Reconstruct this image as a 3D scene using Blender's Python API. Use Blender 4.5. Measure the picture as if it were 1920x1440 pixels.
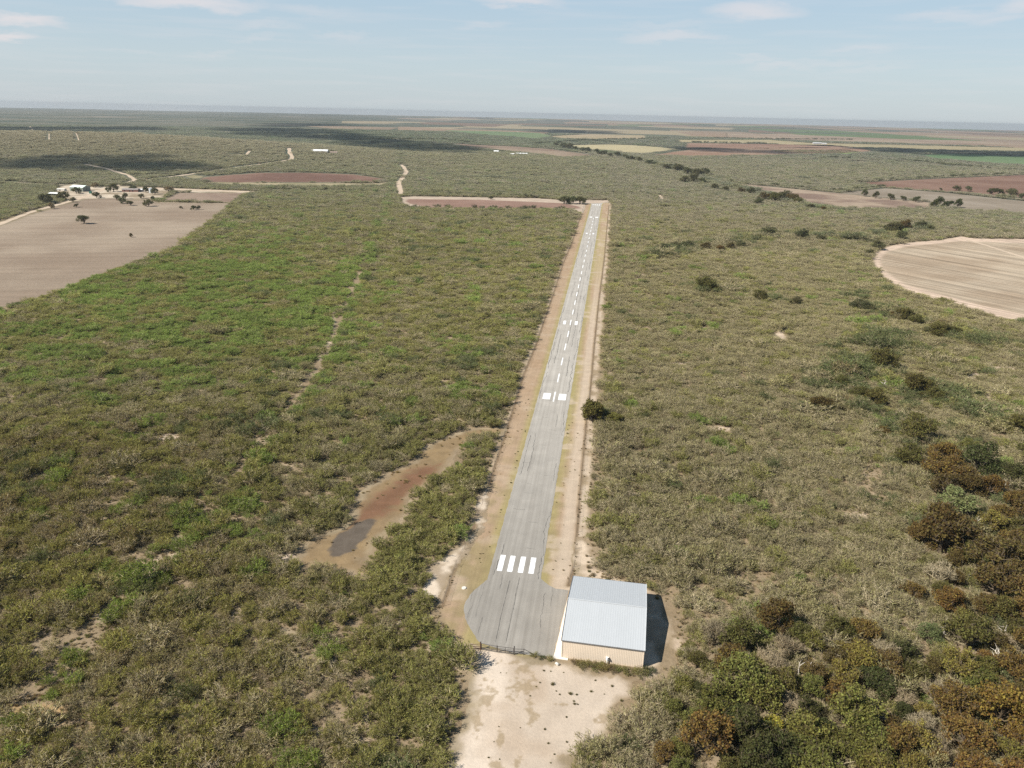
import bpy, bmesh, math, random
import numpy as np
from mathutils import Vector, Matrix

# ---------------------------------------------------------------- set up
for o in list(bpy.data.objects):
    bpy.data.objects.remove(o)
SC = bpy.context.scene
COL = SC.collection
rng = np.random.default_rng(11)
random.seed(5)

H = 120.0                       # camera height, metres
F = 1461.0                      # focal length in photo pixels (1920 wide)
PIT, ROLL = math.radians(19.187), math.radians(1.283)
cr, sr, cp, sp = math.cos(ROLL), math.sin(ROLL), math.cos(PIT), math.sin(PIT)
RT = np.array([cr, sr * sp, sr * cp])
UP = np.array([-sr, cr * sp, cr * cp])
FW = np.array([0, cp, -sp])
SUN = np.array([-0.92, -0.50, 1.0])      # towards the sun
RMAX = 19600.0

# ---------------------------------------------------------------- noise and terrain
def _hash(ix, iy, seed):
    h = (ix.astype(np.int64) * 374761393 + iy.astype(np.int64) * 668265263 + seed * 974634777) & 0xffffffff
    h = ((h ^ (h >> 13)) * 1274126177) & 0xffffffff
    h = (h ^ (h >> 16)) & 0xffffffff
    return h / 4294967295.0

def vnoise(x, y, seed=0):
    x = np.asarray(x, float); y = np.asarray(y, float)
    ix, iy = np.floor(x), np.floor(y)
    fx, fy = x - ix, y - iy
    fx = fx * fx * (3 - 2 * fx); fy = fy * fy * (3 - 2 * fy)
    a = _hash(ix, iy, seed); b = _hash(ix + 1, iy, seed); c = _hash(ix, iy + 1, seed); d = _hash(ix + 1, iy + 1, seed)
    return (a * (1 - fx) + b * fx) * (1 - fy) + (c * (1 - fx) + d * fx) * fy

def fbm(x, y, scale, seed=0, octaves=4):
    s, amp, tot = 0.0, 1.0, 0.0
    f = 1.0 / scale
    for k in range(octaves):
        s = s + amp * vnoise(np.asarray(x) * f + 17.3 * k, np.asarray(y) * f - 9.1 * k, seed + k)
        tot += amp; amp *= 0.5; f *= 2.03
    return s / tot

def sstep(a, b, x):
    t = np.clip((x - a) / (b - a), 0, 1)
    return t * t * (3 - 2 * t)

def height(x, y):
    x = np.asarray(x, float); y = np.asarray(y, float)
    h = 46 * np.exp(-((x + 1150) / 800) ** 2 - ((y - 2080) / 420) ** 2)
    h = h + 22 * np.exp(-((x + 2300) / 700) ** 2 - ((y - 2500) / 500) ** 2)
    d = np.sqrt(x * x + y * y)
    h = h + sstep(6000, 12000, d) * 34 * (fbm(x, y, 4200, 91, 3) - 0.5)
    return h

def P(px, py, z=0.0):
    """a point of the photograph (1920 x 1440 px) as a point of the ground, z above it"""
    px = np.asarray(px, float); py = np.asarray(py, float)
    u, v = (px - 960) / F, (720 - py) / F
    d = u[..., None] * RT + v[..., None] * UP + FW
    t = (H - z) / -d[..., 2]
    for _ in range(30):
        zz = height(t * d[..., 0], t * d[..., 1]) + z
        t = t * 0.5 + 0.5 * (H - zz) / -d[..., 2]
    return t * d[..., 0], t * d[..., 1]

def W(pts):
    a = np.array(pts, float)
    x, y = P(a[:, 0], a[:, 1])
    return np.stack([x, y], 1)

def project(x, y, z):
    r = np.stack([x, y, np.asarray(z) - H + 0 * np.asarray(x)], -1)
    f = r @ FW
    return 960 + F * (r @ RT) / f, 720 - F * (r @ UP) / f, f

def sdist(x, y, poly):
    """signed distance to a polygon, positive inside"""
    x = np.asarray(x, float); y = np.asarray(y, float)
    best = np.full(x.shape, 1e18); inside = np.zeros(x.shape, bool)
    n = len(poly)
    for i in range(n):
        ax, ay = poly[i]; bx, by = poly[(i + 1) % n]
        ex, ey = bx - ax, by - ay
        t = np.clip(((x - ax) * ex + (y - ay) * ey) / (ex * ex + ey * ey + 1e-12), 0, 1)
        best = np.minimum(best, (x - ax - t * ex) ** 2 + (y - ay - t * ey) ** 2)
        if ay != by:
            c = ((ay > y) != (by > y)) & (x < (bx - ax) * (y - ay) / (by - ay) + ax)
            inside ^= c
    d = np.sqrt(best)
    return np.where(inside, d, -d)

def linedist(x, y, line):
    x = np.asarray(x, float); y = np.asarray(y, float)
    best = np.full(x.shape, 1e18)
    for (ax, ay), (bx, by) in zip(line[:-1], line[1:]):
        ex, ey = bx - ax, by - ay
        t = np.clip(((x - ax) * ex + (y - ay) * ey) / (ex * ex + ey * ey + 1e-12), 0, 1)
        best = np.minimum(best, (x - ax - t * ex) ** 2 + (y - ay - t * ey) ** 2)
    return np.sqrt(best)

# ---------------------------------------------------------------- materials
MATS = {}
def mat(name):
    m = bpy.data.materials.new(name); m.use_nodes = True
    m.node_tree.nodes.clear(); MATS[name] = m
    return m, m.node_tree.nodes, m.node_tree.links

def N(nodes, t, **kw):
    n = nodes.new(t)
    for k, v in kw.items():
        if k.startswith('i_'):
            n.inputs[k[2:].replace('_', ' ')].default_value = v
        else:
            setattr(n, k, v)
    return n

def rgb(c): return (c[0], c[1], c[2], 1.0)

def noise(nodes, links, vec, scale, detail=4, rough=0.6, dist=0.0):
    n = nodes.new('ShaderNodeTexNoise'); n.inputs['Scale'].default_value = scale
    n.inputs['Detail'].default_value = detail; n.inputs['Roughness'].default_value = rough
    n.inputs['Distortion'].default_value = dist
    if vec is not None: links.new(vec, n.inputs['Vector'])
    return n.outputs['Fac']

def ramp(nodes, links, fac, stops):
    r = nodes.new('ShaderNodeValToRGB')
    e = r.color_ramp.elements
    while len(e) < len(stops): e.new(0.5)
    for el, (p, c) in zip(e, stops):
        el.position = p; el.color = rgb(c) if len(c) == 3 else c
    links.new(fac, r.inputs['Fac'])
    return r.outputs['Color']

def mathn(nodes, links, op, a, b=None, c=None, clamp=False):
    n = nodes.new('ShaderNodeMath'); n.operation = op; n.use_clamp = clamp
    for i, v in enumerate((a, b, c)):
        if v is None: continue
        if isinstance(v, (int, float)): n.inputs[i].default_value = v
        else: links.new(v, n.inputs[i])
    return n.outputs[0]

def mixc(nodes, links, fac, a, b, mode='MIX'):
    n = nodes.new('ShaderNodeMix'); n.data_type = 'RGBA'; n.blend_type = mode
    for s, v in ((n.inputs[0], fac), (n.inputs[6], a), (n.inputs[7], b)):
        if isinstance(v, (int, float)): s.default_value = v
        elif isinstance(v, tuple): s.default_value = rgb(v)
        else: links.new(v, s)
    return n.outputs[2]

def scaled(nodes, links, vec, s, rot=0.0):
    n = nodes.new('ShaderNodeMapping'); n.inputs['Scale'].default_value = s
    n.inputs['Rotation'].default_value = (0, 0, rot)
    links.new(vec, n.inputs['Vector'])
    return n.outputs['Vector']

def plain(name, col, rough=0.6, metal=0.0, var=0.15, scale=3.0, spec=0.3):
    m, nd, ln = mat(name)
    out = N(nd, 'ShaderNodeOutputMaterial'); b = N(nd, 'ShaderNodeBsdfPrincipled')
    tc = N(nd, 'ShaderNodeTexCoord')
    f = noise(nd, ln, tc.outputs['Object'], scale, 5)
    c = ramp(nd, ln, f, [(0.3, tuple(v * (1 - var) for v in col)), (0.7, tuple(min(1, v * (1 + var)) for v in col))])
    ln.new(c, b.inputs['Base Color'])
    b.inputs['Roughness'].default_value = rough; b.inputs['Metallic'].default_value = metal
    b.inputs['Specular IOR Level'].default_value = spec
    ln.new(b.outputs[0], out.inputs[0])
    return m

def leaf_material(name, spread=0.45):
    m, nd, ln = mat(name)
    out = N(nd, 'ShaderNodeOutputMaterial')
    at = N(nd, 'ShaderNodeAttribute', attribute_type='INSTANCER', attribute_name='tint')
    geo = N(nd, 'ShaderNodeNewGeometry')
    v = mathn(nd, ln, 'MULTIPLY_ADD', geo.outputs['Random Per Island'], 2 * spread, 1 - spread)
    hs = N(nd, 'ShaderNodeHueSaturation')
    hj = mathn(nd, ln, 'MULTIPLY_ADD', geo.outputs['Random Per Island'], 0.05, 0.475)
    ln.new(hj, hs.inputs['Hue']); ln.new(v, hs.inputs['Value']); ln.new(at.outputs['Color'], hs.inputs['Color'])
    d = N(nd, 'ShaderNodeBsdfDiffuse'); t = N(nd, 'ShaderNodeBsdfTranslucent'); mx = N(nd, 'ShaderNodeMixShader')
    mx.inputs[0].default_value = 0.42
    ln.new(hs.outputs[0], d.inputs[0]); ln.new(hs.outputs[0], t.inputs[0])
    ln.new(d.outputs[0], mx.inputs[1]); ln.new(t.outputs[0], mx.inputs[2]); ln.new(mx.outputs[0], out.inputs[0])
    return m

def bark_material(name, col, tintmix=0.2):
    m, nd, ln = mat(name)
    out = N(nd, 'ShaderNodeOutputMaterial')
    at = N(nd, 'ShaderNodeAttribute', attribute_type='INSTANCER', attribute_name='tint')
    geo = N(nd, 'ShaderNodeNewGeometry'); oi = N(nd, 'ShaderNodeObjectInfo')
    c = mixc(nd, ln, tintmix, col, at.outputs['Color'])
    k = mathn(nd, ln, 'MULTIPLY_ADD', geo.outputs['Random Per Island'], 0.7, 0.55)
    k2 = mathn(nd, ln, 'MULTIPLY_ADD', oi.outputs['Random'], 0.5, 0.75)
    k3 = mathn(nd, ln, 'MULTIPLY', k, k2)
    hs = N(nd, 'ShaderNodeHueSaturation'); ln.new(k3, hs.inputs['Value']); ln.new(c, hs.inputs['Color'])
    d = N(nd, 'ShaderNodeBsdfDiffuse'); ln.new(hs.outputs[0], d.inputs[0]); ln.new(d.outputs[0], out.inputs[0])
    return m

def soil_material(name, fine, amp=0.22, stripe=None):
    """colour comes from the sheet's own soil map; fine grain and clods on top"""
    m, nd, ln = mat(name)
    out = N(nd, 'ShaderNodeOutputMaterial')
    at = N(nd, 'ShaderNodeAttribute', attribute_name='soil')
    geo = N(nd, 'ShaderNodeNewGeometry')
    f = noise(nd, ln, geo.outputs['Position'], fine, 6, 0.7)
    f2 = noise(nd, ln, geo.outputs['Position'], fine * 0.13, 4, 0.6)
    k = mathn(nd, ln, 'MULTIPLY_ADD', f, amp * 2, 1 - amp)
    k2 = mathn(nd, ln, 'MULTIPLY_ADD', f2, amp * 2, 1 - amp)
    kk = mathn(nd, ln, 'MULTIPLY', k, k2)
    if stripe:
        v = scaled(nd, ln, geo.outputs['Position'], (1, 1, 1), stripe[0])
        sx = N(nd, 'ShaderNodeSeparateXYZ'); ln.new(v, sx.inputs[0])
        w = noise(nd, ln, scaled(nd, ln, v, (stripe[1], stripe[1] * 0.015, 1)), 1.0, 3, 0.6)
        w = mathn(nd, ln, 'MULTIPLY_ADD', w, stripe[2] * 2, 1 - stripe[2])
        kk = mathn(nd, ln, 'MULTIPLY', kk, w)
    hs = N(nd, 'ShaderNodeHueSaturation'); ln.new(kk, hs.inputs['Value']); ln.new(at.outputs['Color'], hs.inputs['Color'])
    d = N(nd, 'ShaderNodeBsdfDiffuse'); ln.new(hs.outputs[0], d.inputs[0])
    b = N(nd, 'ShaderNodeBump'); b.inputs['Strength'].default_value = 0.5; b.inputs['Distance'].default_value = 0.3 / fine
    ln.new(f, b.inputs['Height']); ln.new(b.outputs[0], d.inputs['Normal'])
    ln.new(d.outputs[0], out.inputs[0])
    return m

# ---------------------------------------------------------------- object helpers
def tag(o, label=None, cat=None, group=None, kind=None):
    if label: o['label'] = label
    if cat: o['category'] = cat
    if group: o['group'] = group
    if kind: o['kind'] = kind
    return o

def link(name, me, m=None, parent=None, loc=(0, 0, 0), rotz=0.0):
    o = bpy.data.objects.new(name, me); COL.objects.link(o)
    if m is not None:
        if len(me.materials) == 0: me.materials.append(m)
    if parent is not None: o.parent = parent
    o.location = loc; o.rotation_euler = (0, 0, rotz)
    return o

def empty(name, loc, rotz=0.0):
    o = bpy.data.objects.new(name, None); COL.objects.link(o)
    o.location = loc; o.rotation_euler = (0, 0, rotz); o.empty_display_size = 0.5
    return o

class MB:
    def __init__(s): s.v = []; s.f = []
    def add(s, vs, fs):
        n = len(s.v); s.v += [tuple(map(float, p)) for p in vs]; s.f += [tuple(n + i for i in q) for q in fs]
    def box(s, x0, x1, y0, y1, z0, z1):
        s.add([(x0, y0, z0), (x1, y0, z0), (x1, y1, z0), (x0, y1, z0), (x0, y0, z1), (x1, y0, z1), (x1, y1, z1), (x0, y1, z1)],
              [(0, 3, 2, 1), (4, 5, 6, 7), (0, 1, 5, 4), (1, 2, 6, 5), (2, 3, 7, 6), (3, 0, 4, 7)])
    def tube(s, pts, rad, n=6):
        pts = [np.array(p, float) for p in pts]
        if np.isscalar(rad): rad = [rad] * len(pts)
        rings = []
        for i, p in enumerate(pts):
            d = pts[min(i + 1, len(pts) - 1)] - pts[max(i - 1, 0)]
            d = d / (np.linalg.norm(d) + 1e-9)
            a = np.cross(d, (0, 0, 1) if abs(d[2]) < 0.9 else (1, 0, 0)); a /= np.linalg.norm(a)
            b = np.cross(d, a)
            rings.append([p + rad[i] * (math.cos(2 * math.pi * k / n) * a + math.sin(2 * math.pi * k / n) * b) for k in range(n)])
        vs = [q for r in rings for q in r]; fs = []
        for i in range(len(pts) - 1):
            for k in range(n):
                fs.append((i * n + k, i * n + (k + 1) % n, (i + 1) * n + (k + 1) % n, (i + 1) * n + k))
        fs.append(tuple(range(n - 1, -1, -1))); fs.append(tuple((len(pts) - 1) * n + k for k in range(n)))
        s.add(vs, fs)
    def mesh(s, name):
        me = bpy.data.meshes.new(name); me.from_pydata(s.v, [], s.f); me.update()
        return me
    def build(s, name, m, parent=None, loc=(0, 0, 0), rotz=0.0):
        return link(name, s.mesh(name), m, parent, loc, rotz)

def grid_sheet(name, m, xs, ys, keep, zoff, colour, frame=None, kind='structure', follow=True):
    """a sheet of square cells on the ground with a soil colour per corner"""
    X, Y = np.meshgrid(xs, ys)
    if frame is not None:
        (ox, oy), ex, ey = frame
        WX = ox + X * ex[0] + Y * ey[0]; WY = oy + X * ex[1] + Y * ey[1]
    else:
        WX, WY = X, Y
    K = keep(WX, WY, X, Y)
    ok = K[:-1, :-1] & K[1:, :-1] & K[:-1, 1:] & K[1:, 1:]
    ny, nx = X.shape
    idx = np.arange(nx * ny).reshape(ny, nx)
    q = np.stack([idx[:-1, :-1][ok], idx[:-1, 1:][ok], idx[1:, 1:][ok], idx[1:, :-1][ok]], 1)
    used, inv = np.unique(q.ravel(), return_inverse=True)
    q = inv.reshape(-1, 4)
    vx, vy = WX.ravel()[used], WY.ravel()[used]
    vz = (height(vx, vy) if follow else 0 * vx) + zoff
    me = bpy.data.meshes.new(name)
    me.vertices.add(len(vx)); me.vertices.foreach_set('co', np.stack([vx, vy, vz], 1).astype(np.float32).ravel())
    me.loops.add(q.size); me.loops.foreach_set('vertex_index', q.ravel().astype(np.int32))
    me.polygons.add(len(q)); me.polygons.foreach_set('loop_start', (np.arange(len(q)) * 4).astype(np.int32))
    me.update(calc_edges=True)
    c = colour(vx, vy, X.ravel()[used], Y.ravel()[used])
    a = me.attributes.new('soil', 'FLOAT_COLOR', 'POINT')
    a.data.foreach_set('color', np.concatenate([c, np.ones((len(vx), 1))], 1).astype(np.float32).ravel())
    o = link(name, me, m)
    o['kind'] = kind
    return o

def lerp(a, b, t):
    t = np.asarray(t)[..., None]
    return np.asarray(a) * (1 - t) + np.asarray(b) * t

FLOOR = np.array([0.235, 0.178, 0.114])      # earth and litter under the brush
PALE = np.array([0.42, 0.335, 0.245])         # caliche
def floor_col(x, y):
    a = fbm(x, y, 26, 3); b = fbm(x, y, 5, 8)
    c = lerp(FLOOR, (0.27, 0.215, 0.14), sstep(0.45, 0.7, a))
    return c * (0.75 + 0.5 * b)[..., None]

def poly_sheet(name, m, polys, cell, zoff, colour, rag=1.5, ragscale=6.0, soft=3.0, kind='structure', under=None):
    """one patch of ground: ragged rim, colour running out into the ground around it"""
    allp = np.concatenate(polys)
    x0, y0 = allp.min(0) - rag - 1; x1, y1 = allp.max(0) + rag + 1
    xs = np.arange(x0, x1 + cell, cell); ys = np.arange(y0, y1 + cell, cell)
    def sd(x, y):
        s = np.max([sdist(x, y, p) for p in polys], 0)
        return s + rag * 2 * (fbm(x, y, ragscale, 41, 4) - 0.5)
    under = under or floor_col
    def col(x, y, X, Y):
        s = sd(x, y)
        n = fbm(x, y, soft * 1.4, 77, 3)
        t = sstep(0.0, soft, s + soft * (n - 0.5) * 1.2)
        return lerp_arr(under(x, y), colour(x, y), t)
    return grid_sheet(name, m, xs, ys, lambda x, y, X, Y: sd(x, y) > -0.2, zoff, col, kind=kind)

def lerp_arr(a, b, t):
    return a * (1 - t)[:, None] + b * t[:, None]

# ---------------------------------------------------------------- the places, measured on the photograph
Z1 = lambda x, y: (780 + x / 3.273, 1000 + y / 3.273)
Z3 = lambda x, y: (900 + x / 3.6, 360 + y / 3.6)
Z7 = lambda x, y: (500 + x / 3.6, 740 + y / 3.6)
Z4 = lambda x, y: (1280 + x / 3, 180 + y / 3)
Z2 = lambda x, y: (x / 3, 180 + y / 3)
Z25 = lambda x, y: (640 + x / 3, 180 + y / 3)
ZB = lambda x, y: (80 + x / 6, 320 + y / 6)
def Q(f, pts): return W([f(*p) for p in pts])

RO = np.array([2.6, 189.7]); RTH = math.radians(6.78)
REX = np.array([math.cos(RTH), -math.sin(RTH)]); REY = np.array([math.sin(RTH), math.cos(RTH)])
RF = (RO, REX, REY)
def rw(x, y): return (x - RO[0]) * REX[0] + (y - RO[1]) * REX[1], (x - RO[0]) * REY[0] + (y - RO[1]) * REY[1]
def rpt(a, s): return RO + a * REX + s * REY

fence_left = W([(883, 1214), (872, 1180), (830.5, 1137), (850, 1073), (872, 1029), (908, 938), (941.7, 831.7), (966.7, 754), (980.5, 707), (1005.5, 646), (1033, 565.5), (1055.5, 496), (1073.6, 451.7), (1094.4, 388)])
fence_left = fence_left[2:]
fence_right = W([(1066, 1098), (1076.7, 1066), (1086, 938), (1099.6, 791), (1107, 732), (1114, 649), (1122, 571), (1133, 485), (1141.7, 385)])

def offset_line(line, d):
    out = []
    for i, p in enumerate(line):
        t = line[min(i + 1, len(line) - 1)] - line[max(i - 1, 0)]
        t = t / np.linalg.norm(t)
        out.append(p + d * np.array([t[1], -t[0]]))
    return np.array(out)
strip = np.concatenate([[rpt(-12, -36)], offset_line(fence_left, -2.4), [rpt(-22, 965), rpt(20, 968)], offset_line(fence_right, 4.2)[::-1], [rpt(24, -20), rpt(12, -40)]])

lot = Q(Z1, [(330, 680), (600, 750), (850, 775), (1150, 860), (1310, 905), (1335, 1000), (1245, 1075), (1235, 1160), (1180, 1220), (1160, 1290), (1050, 1345), (960, 1400), (940, 1460), (990, 1600), (1040, 1900), (120, 1900), (190, 1500), (235, 1300), (285, 1100), (335, 900), (375, 780)])
sandy = Q(Z1, [(960, 250), (990, 20), (1030, 20), (1080, 100), (1130, 200), (1250, 270), (1410, 330), (1520, 380), (1570, 520), (1560, 660), (1510, 800), (1480, 900), (1320, 900), (1380, 820)])
clearing = Q(Z7, [(160, 1110), (330, 960), (520, 880), (580, 720), (690, 590), (950, 480), (1110, 330), (1250, 265), (1430, 225), (1610, 225), (1585, 275), (1420, 290), (1310, 370), (1260, 480), (1130, 560), (960, 700), (930, 830), (850, 900), (720, 1010), (690, 1180), (640, 1260), (560, 1210), (350, 1170), (200, 1170)])
reddish = Q(Z7, [(540, 900), (640, 740), (800, 640), (1000, 490), (1170, 470), (1130, 540), (950, 690), (820, 820), (740, 830), (640, 870)])
pond = Q(Z7, [(400, 1050), (430, 990), (490, 930), (600, 865), (720, 825), (745, 845), (700, 940), (620, 1040), (500, 1108), (425, 1105)])
palebank = Q(Z7, [(1060, 1200), (1150, 1110), (1300, 1000), (1400, 900), (1400, 730), (1460, 640), (1520, 600), (1500, 800), (1430, 960), (1330, 1110), (1210, 1270), (1120, 1400), (1020, 1330)])
tan_field = W([(-500, 800), (0, 580), (90, 555), (150, 530), (200, 511), (302, 477), (333, 462), (363, 437), (387, 423), (410, 403), (433, 382), (300, 380), (260, 372), (200, 370), (160, 371), (130, 381), (60, 401), (0, 424), (-500, 560)])
plots = Q(Z2, [(905, 590), (1000, 545), (1380, 545), (1395, 548), (1300, 603)])
ranch_yard = Q(Z2, [(300, 560), (330, 510), (420, 490), (500, 510), (600, 512), (700, 505), (870, 515), (1000, 522), (1200, 530), (1420, 538), (1415, 546), (1000, 542), (960, 545), (900, 585), (760, 590), (640, 575), (520, 580), (440, 590), (380, 590)])
red_field = Q(Z25, [(375, 580), (800, 584), (1240, 603), (1330, 620), (1350, 632), (1200, 640), (900, 636), (620, 634), (500, 632), (430, 615), (380, 605), (362, 592)])
red_rim = Q(Z25, [(330, 568), (420, 564), (800, 570), (1100, 575), (1240, 585), (1500, 586), (1510, 600), (1420, 605), (1380, 606), (1370, 660), (1330, 662), (1300, 640), (900, 640), (500, 636), (360, 620), (332, 590)])
dark_field = Q(Z2, [(1090, 482), (1150, 455), (1300, 442), (1450, 432), (1700, 430), (2000, 440), (2200, 470), (2100, 488), (1700, 486), (1300, 488)])
dry_field = Q(Z2, [(1040, 450), (1090, 440), (1150, 452), (1100, 484), (1700, 488), (2100, 490), (2200, 480), (2240, 490), (2150, 505), (1800, 512), (1430, 510), (1300, 500), (1100, 490)])
circle_rim = W([(1630, 485), (1643, 470), (1663, 462), (1697, 455), (1760, 450), (1800, 443), (1827, 447), (1920, 448), (2300, 452), (2900, 640), (2500, 700), (1920, 603), (1867, 595), (1830, 583), (1747, 560), (1697, 547), (1657, 523), (1637, 500)])
circle_in = W([(1650, 487), (1660, 473), (1700, 462), (1765, 456), (1800, 452), (1920, 456), (2300, 460), (2850, 640), (2500, 680), (1920, 590), (1840, 573), (1750, 548), (1700, 535), (1667, 515), (1652, 500)])
narrow_field = W([(1363, 342), (1480, 353), (1613, 366), (1743, 379.5), (1750, 391), (1613, 393), (1533, 386), (1493, 371), (1430, 361)])
grey_field = W([(1573, 362), (1657, 352.5), (1760, 360), (1920, 377), (2200, 400), (2400, 460), (1920, 402), (1800, 393), (1752, 385), (1743, 378)])
brown_field = W([(1607, 342.5), (1747, 335), (1920, 328), (2300, 318), (2500, 420), (1920, 374), (1847, 365), (1657, 351.5)])
mid_field = Q(Z25, [(620, 265), (760, 275), (1000, 285), (1200, 300), (1440, 335), (1260, 345), (1060, 322), (860, 300), (700, 285)])
yellow_field = Q(Z25, [(1195, 278), (1500, 272), (1640, 276), (1800, 288), (1915, 300), (1700, 325), (1560, 315), (1380, 300)])
pink_field = W([(1215, 291), (1290, 280), (1400, 277), (1520, 276.5), (1620, 278), (1640, 284), (1580, 288), (1450, 291), (1300, 293)])
rose_field = W([(1285, 268), (1420, 270), (1560, 272), (1620, 277), (1440, 279), (1280, 278)])
lime_field = W([(1440, 281), (1500, 280), (1590, 280.5), (1622, 285), (1600, 289), (1520, 288.5), (1460, 286)])
teal_field = W([(1715, 290), (1790, 288), (2000, 296), (2000, 313), (1920, 309), (1840, 305), (1740, 296)])
far_yellow = W([(1270, 262), (1440, 262), (1520, 268), (1700, 272), (2100, 282), (2100, 287), (1760, 281), (1540, 274), (1420, 268.5), (1270, 267)])
far_pink = W([(1360, 249), (1500, 253), (1700, 261), (2100, 270), (2100, 277), (1700, 268), (1500, 263), (1360, 257)])
far_tan = Q(Z25, [(1160, 225), (1400, 215), (1720, 222), (1720, 243), (1500, 245), (1250, 240)])
far_green = Q(Z25, [(560, 192), (800, 196), (1120, 208), (1200, 225), (1100, 240), (900, 225), (700, 210)])
left_strip = Q(Z2, [(1700, 170), (1920, 168), (2260, 178), (2200, 190), (1920, 188)])

roads = []
def road(pts, w): roads.append((W(pts), w))
road([(-200, 500), (0, 420), (60, 397), (130, 378), (167, 367), (200, 353), (240, 343), (253, 337), (240, 328), (215, 321), (200, 316), (160, 308)], 7)
road([(240, 343), (290, 335), (347, 328), (433, 315), (493, 307), (535, 301)], 9)
road([(536, 301), (546, 299), (548, 294), (543, 286), (542, 277.5)], 9.0)
road([(287, 353), (390, 357), (473, 360)], 20.0)
road([(752, 364), (747, 343), (755, 333), (762, 322), (757, 313), (752, 309)], 8.0)
road([(0, 340), (60, 344), (120, 347)], 4.0)
road([(437, 289), (462, 290), (468, 283)], 7.0)
road([(135, 257), (148, 264)], 2.5); road([(92, 262), (101, 258)], 2.5); road([(56, 237), (63, 245)], 6.0)
road([(300, 380), (360, 381), (432, 382)], 3.0)
road([(1236, 366), (1243, 376)], 5.0)

gaps = []       # openings in the brush with bare soil: pixel x, y, half width px, half height px
for g in [(625, 605, 5, 22), (632, 575, 3, 14), (617, 645, 10, 5), (600, 680, 4, 10), (1462, 632, 12, 9), (1275, 682, 25, 4), (1370, 631, 28, 2.5),
          (1190, 928, 16, 5), (1605, 968, 24, 8), (1612, 992, 6, 9), (1825, 705, 18, 6), (1850, 745, 8, 16), (1872, 772, 7, 10), (1880, 690, 30, 4), (1790, 840, 10, 12), (1865, 860, 12, 8),
          (265, 1058, 14, 5), (190, 1155, 14, 12), (330, 1195, 22, 6), (300, 1205, 14, 5), (345, 1230, 16, 6), (385, 1312, 24, 6), (335, 1405, 14, 10), (60, 1330, 60, 16), (130, 1365, 50, 14), (400, 1440, 40, 10),
          (80, 890, 26, 6), (310, 818, 26, 6), (345, 1010, 16, 6), (560, 720, 8, 5), (835, 726, 12, 4), (745, 1165, 14, 6), (480, 1290, 20, 5), (540, 1185, 16, 4),
          (1500, 1215, 18, 10), (1525, 1230, 20, 10), (1660, 1350, 20, 9), (1770, 1430, 36, 10), (1610, 1080, 18, 8), (1525, 1090, 14, 7), (1345, 805, 26, 6), (1500, 925, 10, 6), (1340, 1010, 14, 5),
          (1180, 1020, 10, 8), (1480, 800, 12, 3), (1740, 860, 8, 6), (1100, 845, 6, 40), (1690, 1170, 14, 7), (1570, 1130, 14, 5),
          (1250, 1175, 14, 14), (1270, 1210, 12, 10), (770, 1105, 16, 8), (540, 1045, 30, 10), (210, 1420, 30, 6)]:
    gaps.append(g)
GX, GY, GW, GH = [np.array(v, float) for v in zip(*gaps)]
def gap_field(px, py, x, y):
    n = 0.75 * (fbm(x, y, 5, 55, 4) - 0.5) * 2
    best = np.full(px.shape, -9.0)
    for a, b, w, h in gaps:
        best = np.maximum(best, 1 - np.sqrt(((px - a) / w) ** 2 + ((py - b) / h) ** 2))
    return best + n * 0.6

creek = W([(1960, 1250), (1900, 1060), (1830, 910), (1720, 810), (1610, 730)])

seam = W([(60, 1300), (180, 1170), (300, 1050), (400, 950), (430, 900), (490, 830), (570, 730), (618, 650), (650, 570), (690, 470), (715, 400)])
treelines = [W([(1320, 545), (1425, 557)]), W([(1600, 560), (1700, 596), (1770, 622), (1900, 660)]), W([(1225, 480), (1290, 468), (1370, 455), (1450, 442)]), W([(1490, 446), (1560, 446), (1620, 452), (1660, 440), (1740, 428)]),
             W([(1040, 274), (1140, 287), (1290, 322), (1340, 345), (1410, 358), (1490, 382), (1560, 395)]), W([(1660, 640), (1760, 690), (1800, 740), (1830, 800)]), W([(1540, 770), (1574, 720), (1640, 690), (1720, 735)]), W([(1700, 600), (1640, 640), (1590, 690)])]
# ---------------------------------------------------------------- ground
def ground_mesh():
    ang = np.concatenate([np.radians(np.arange(-60, 60.01, 0.75)), np.radians(np.arange(66, 300, 6.0))])
    r = [6.0]
    while r[-1] < RMAX: r.append(r[-1] * 1.03 + 1.5)
    r[-1] = RMAX
    r = np.array(r)
    A, R = np.meshgrid(ang, r)
    X, Y = np.sin(A) * R, np.cos(A) * R
    Z = height(X, Y)
    n = len(ang)
    vs = np.stack([X.ravel(), Y.ravel(), Z.ravel()], 1)
    idx = np.arange(vs.shape[0]).reshape(len(r), n)
    a = idx[:-1]; b = np.roll(idx, -1, 1)[:-1]; c = np.roll(idx, -1, 1)[1:]; d = idx[1:]
    q = np.stack([a.ravel(), d.ravel(), c.ravel(), b.ravel()], 1)
    vs = np.concatenate([vs, [[0, 0, 0]]]); last = len(vs) - 1
    faces = [tuple(f) for f in q.tolist()] + [(last, int(idx[0, k]), int(idx[0, (k + 1) % n])) for k in range(n)]
    me = bpy.data.meshes.new('ground'); me.from_pydata(vs.tolist(), [], faces); me.update()
    for p in me.polygons: p.use_smooth = True
    return me

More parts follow.
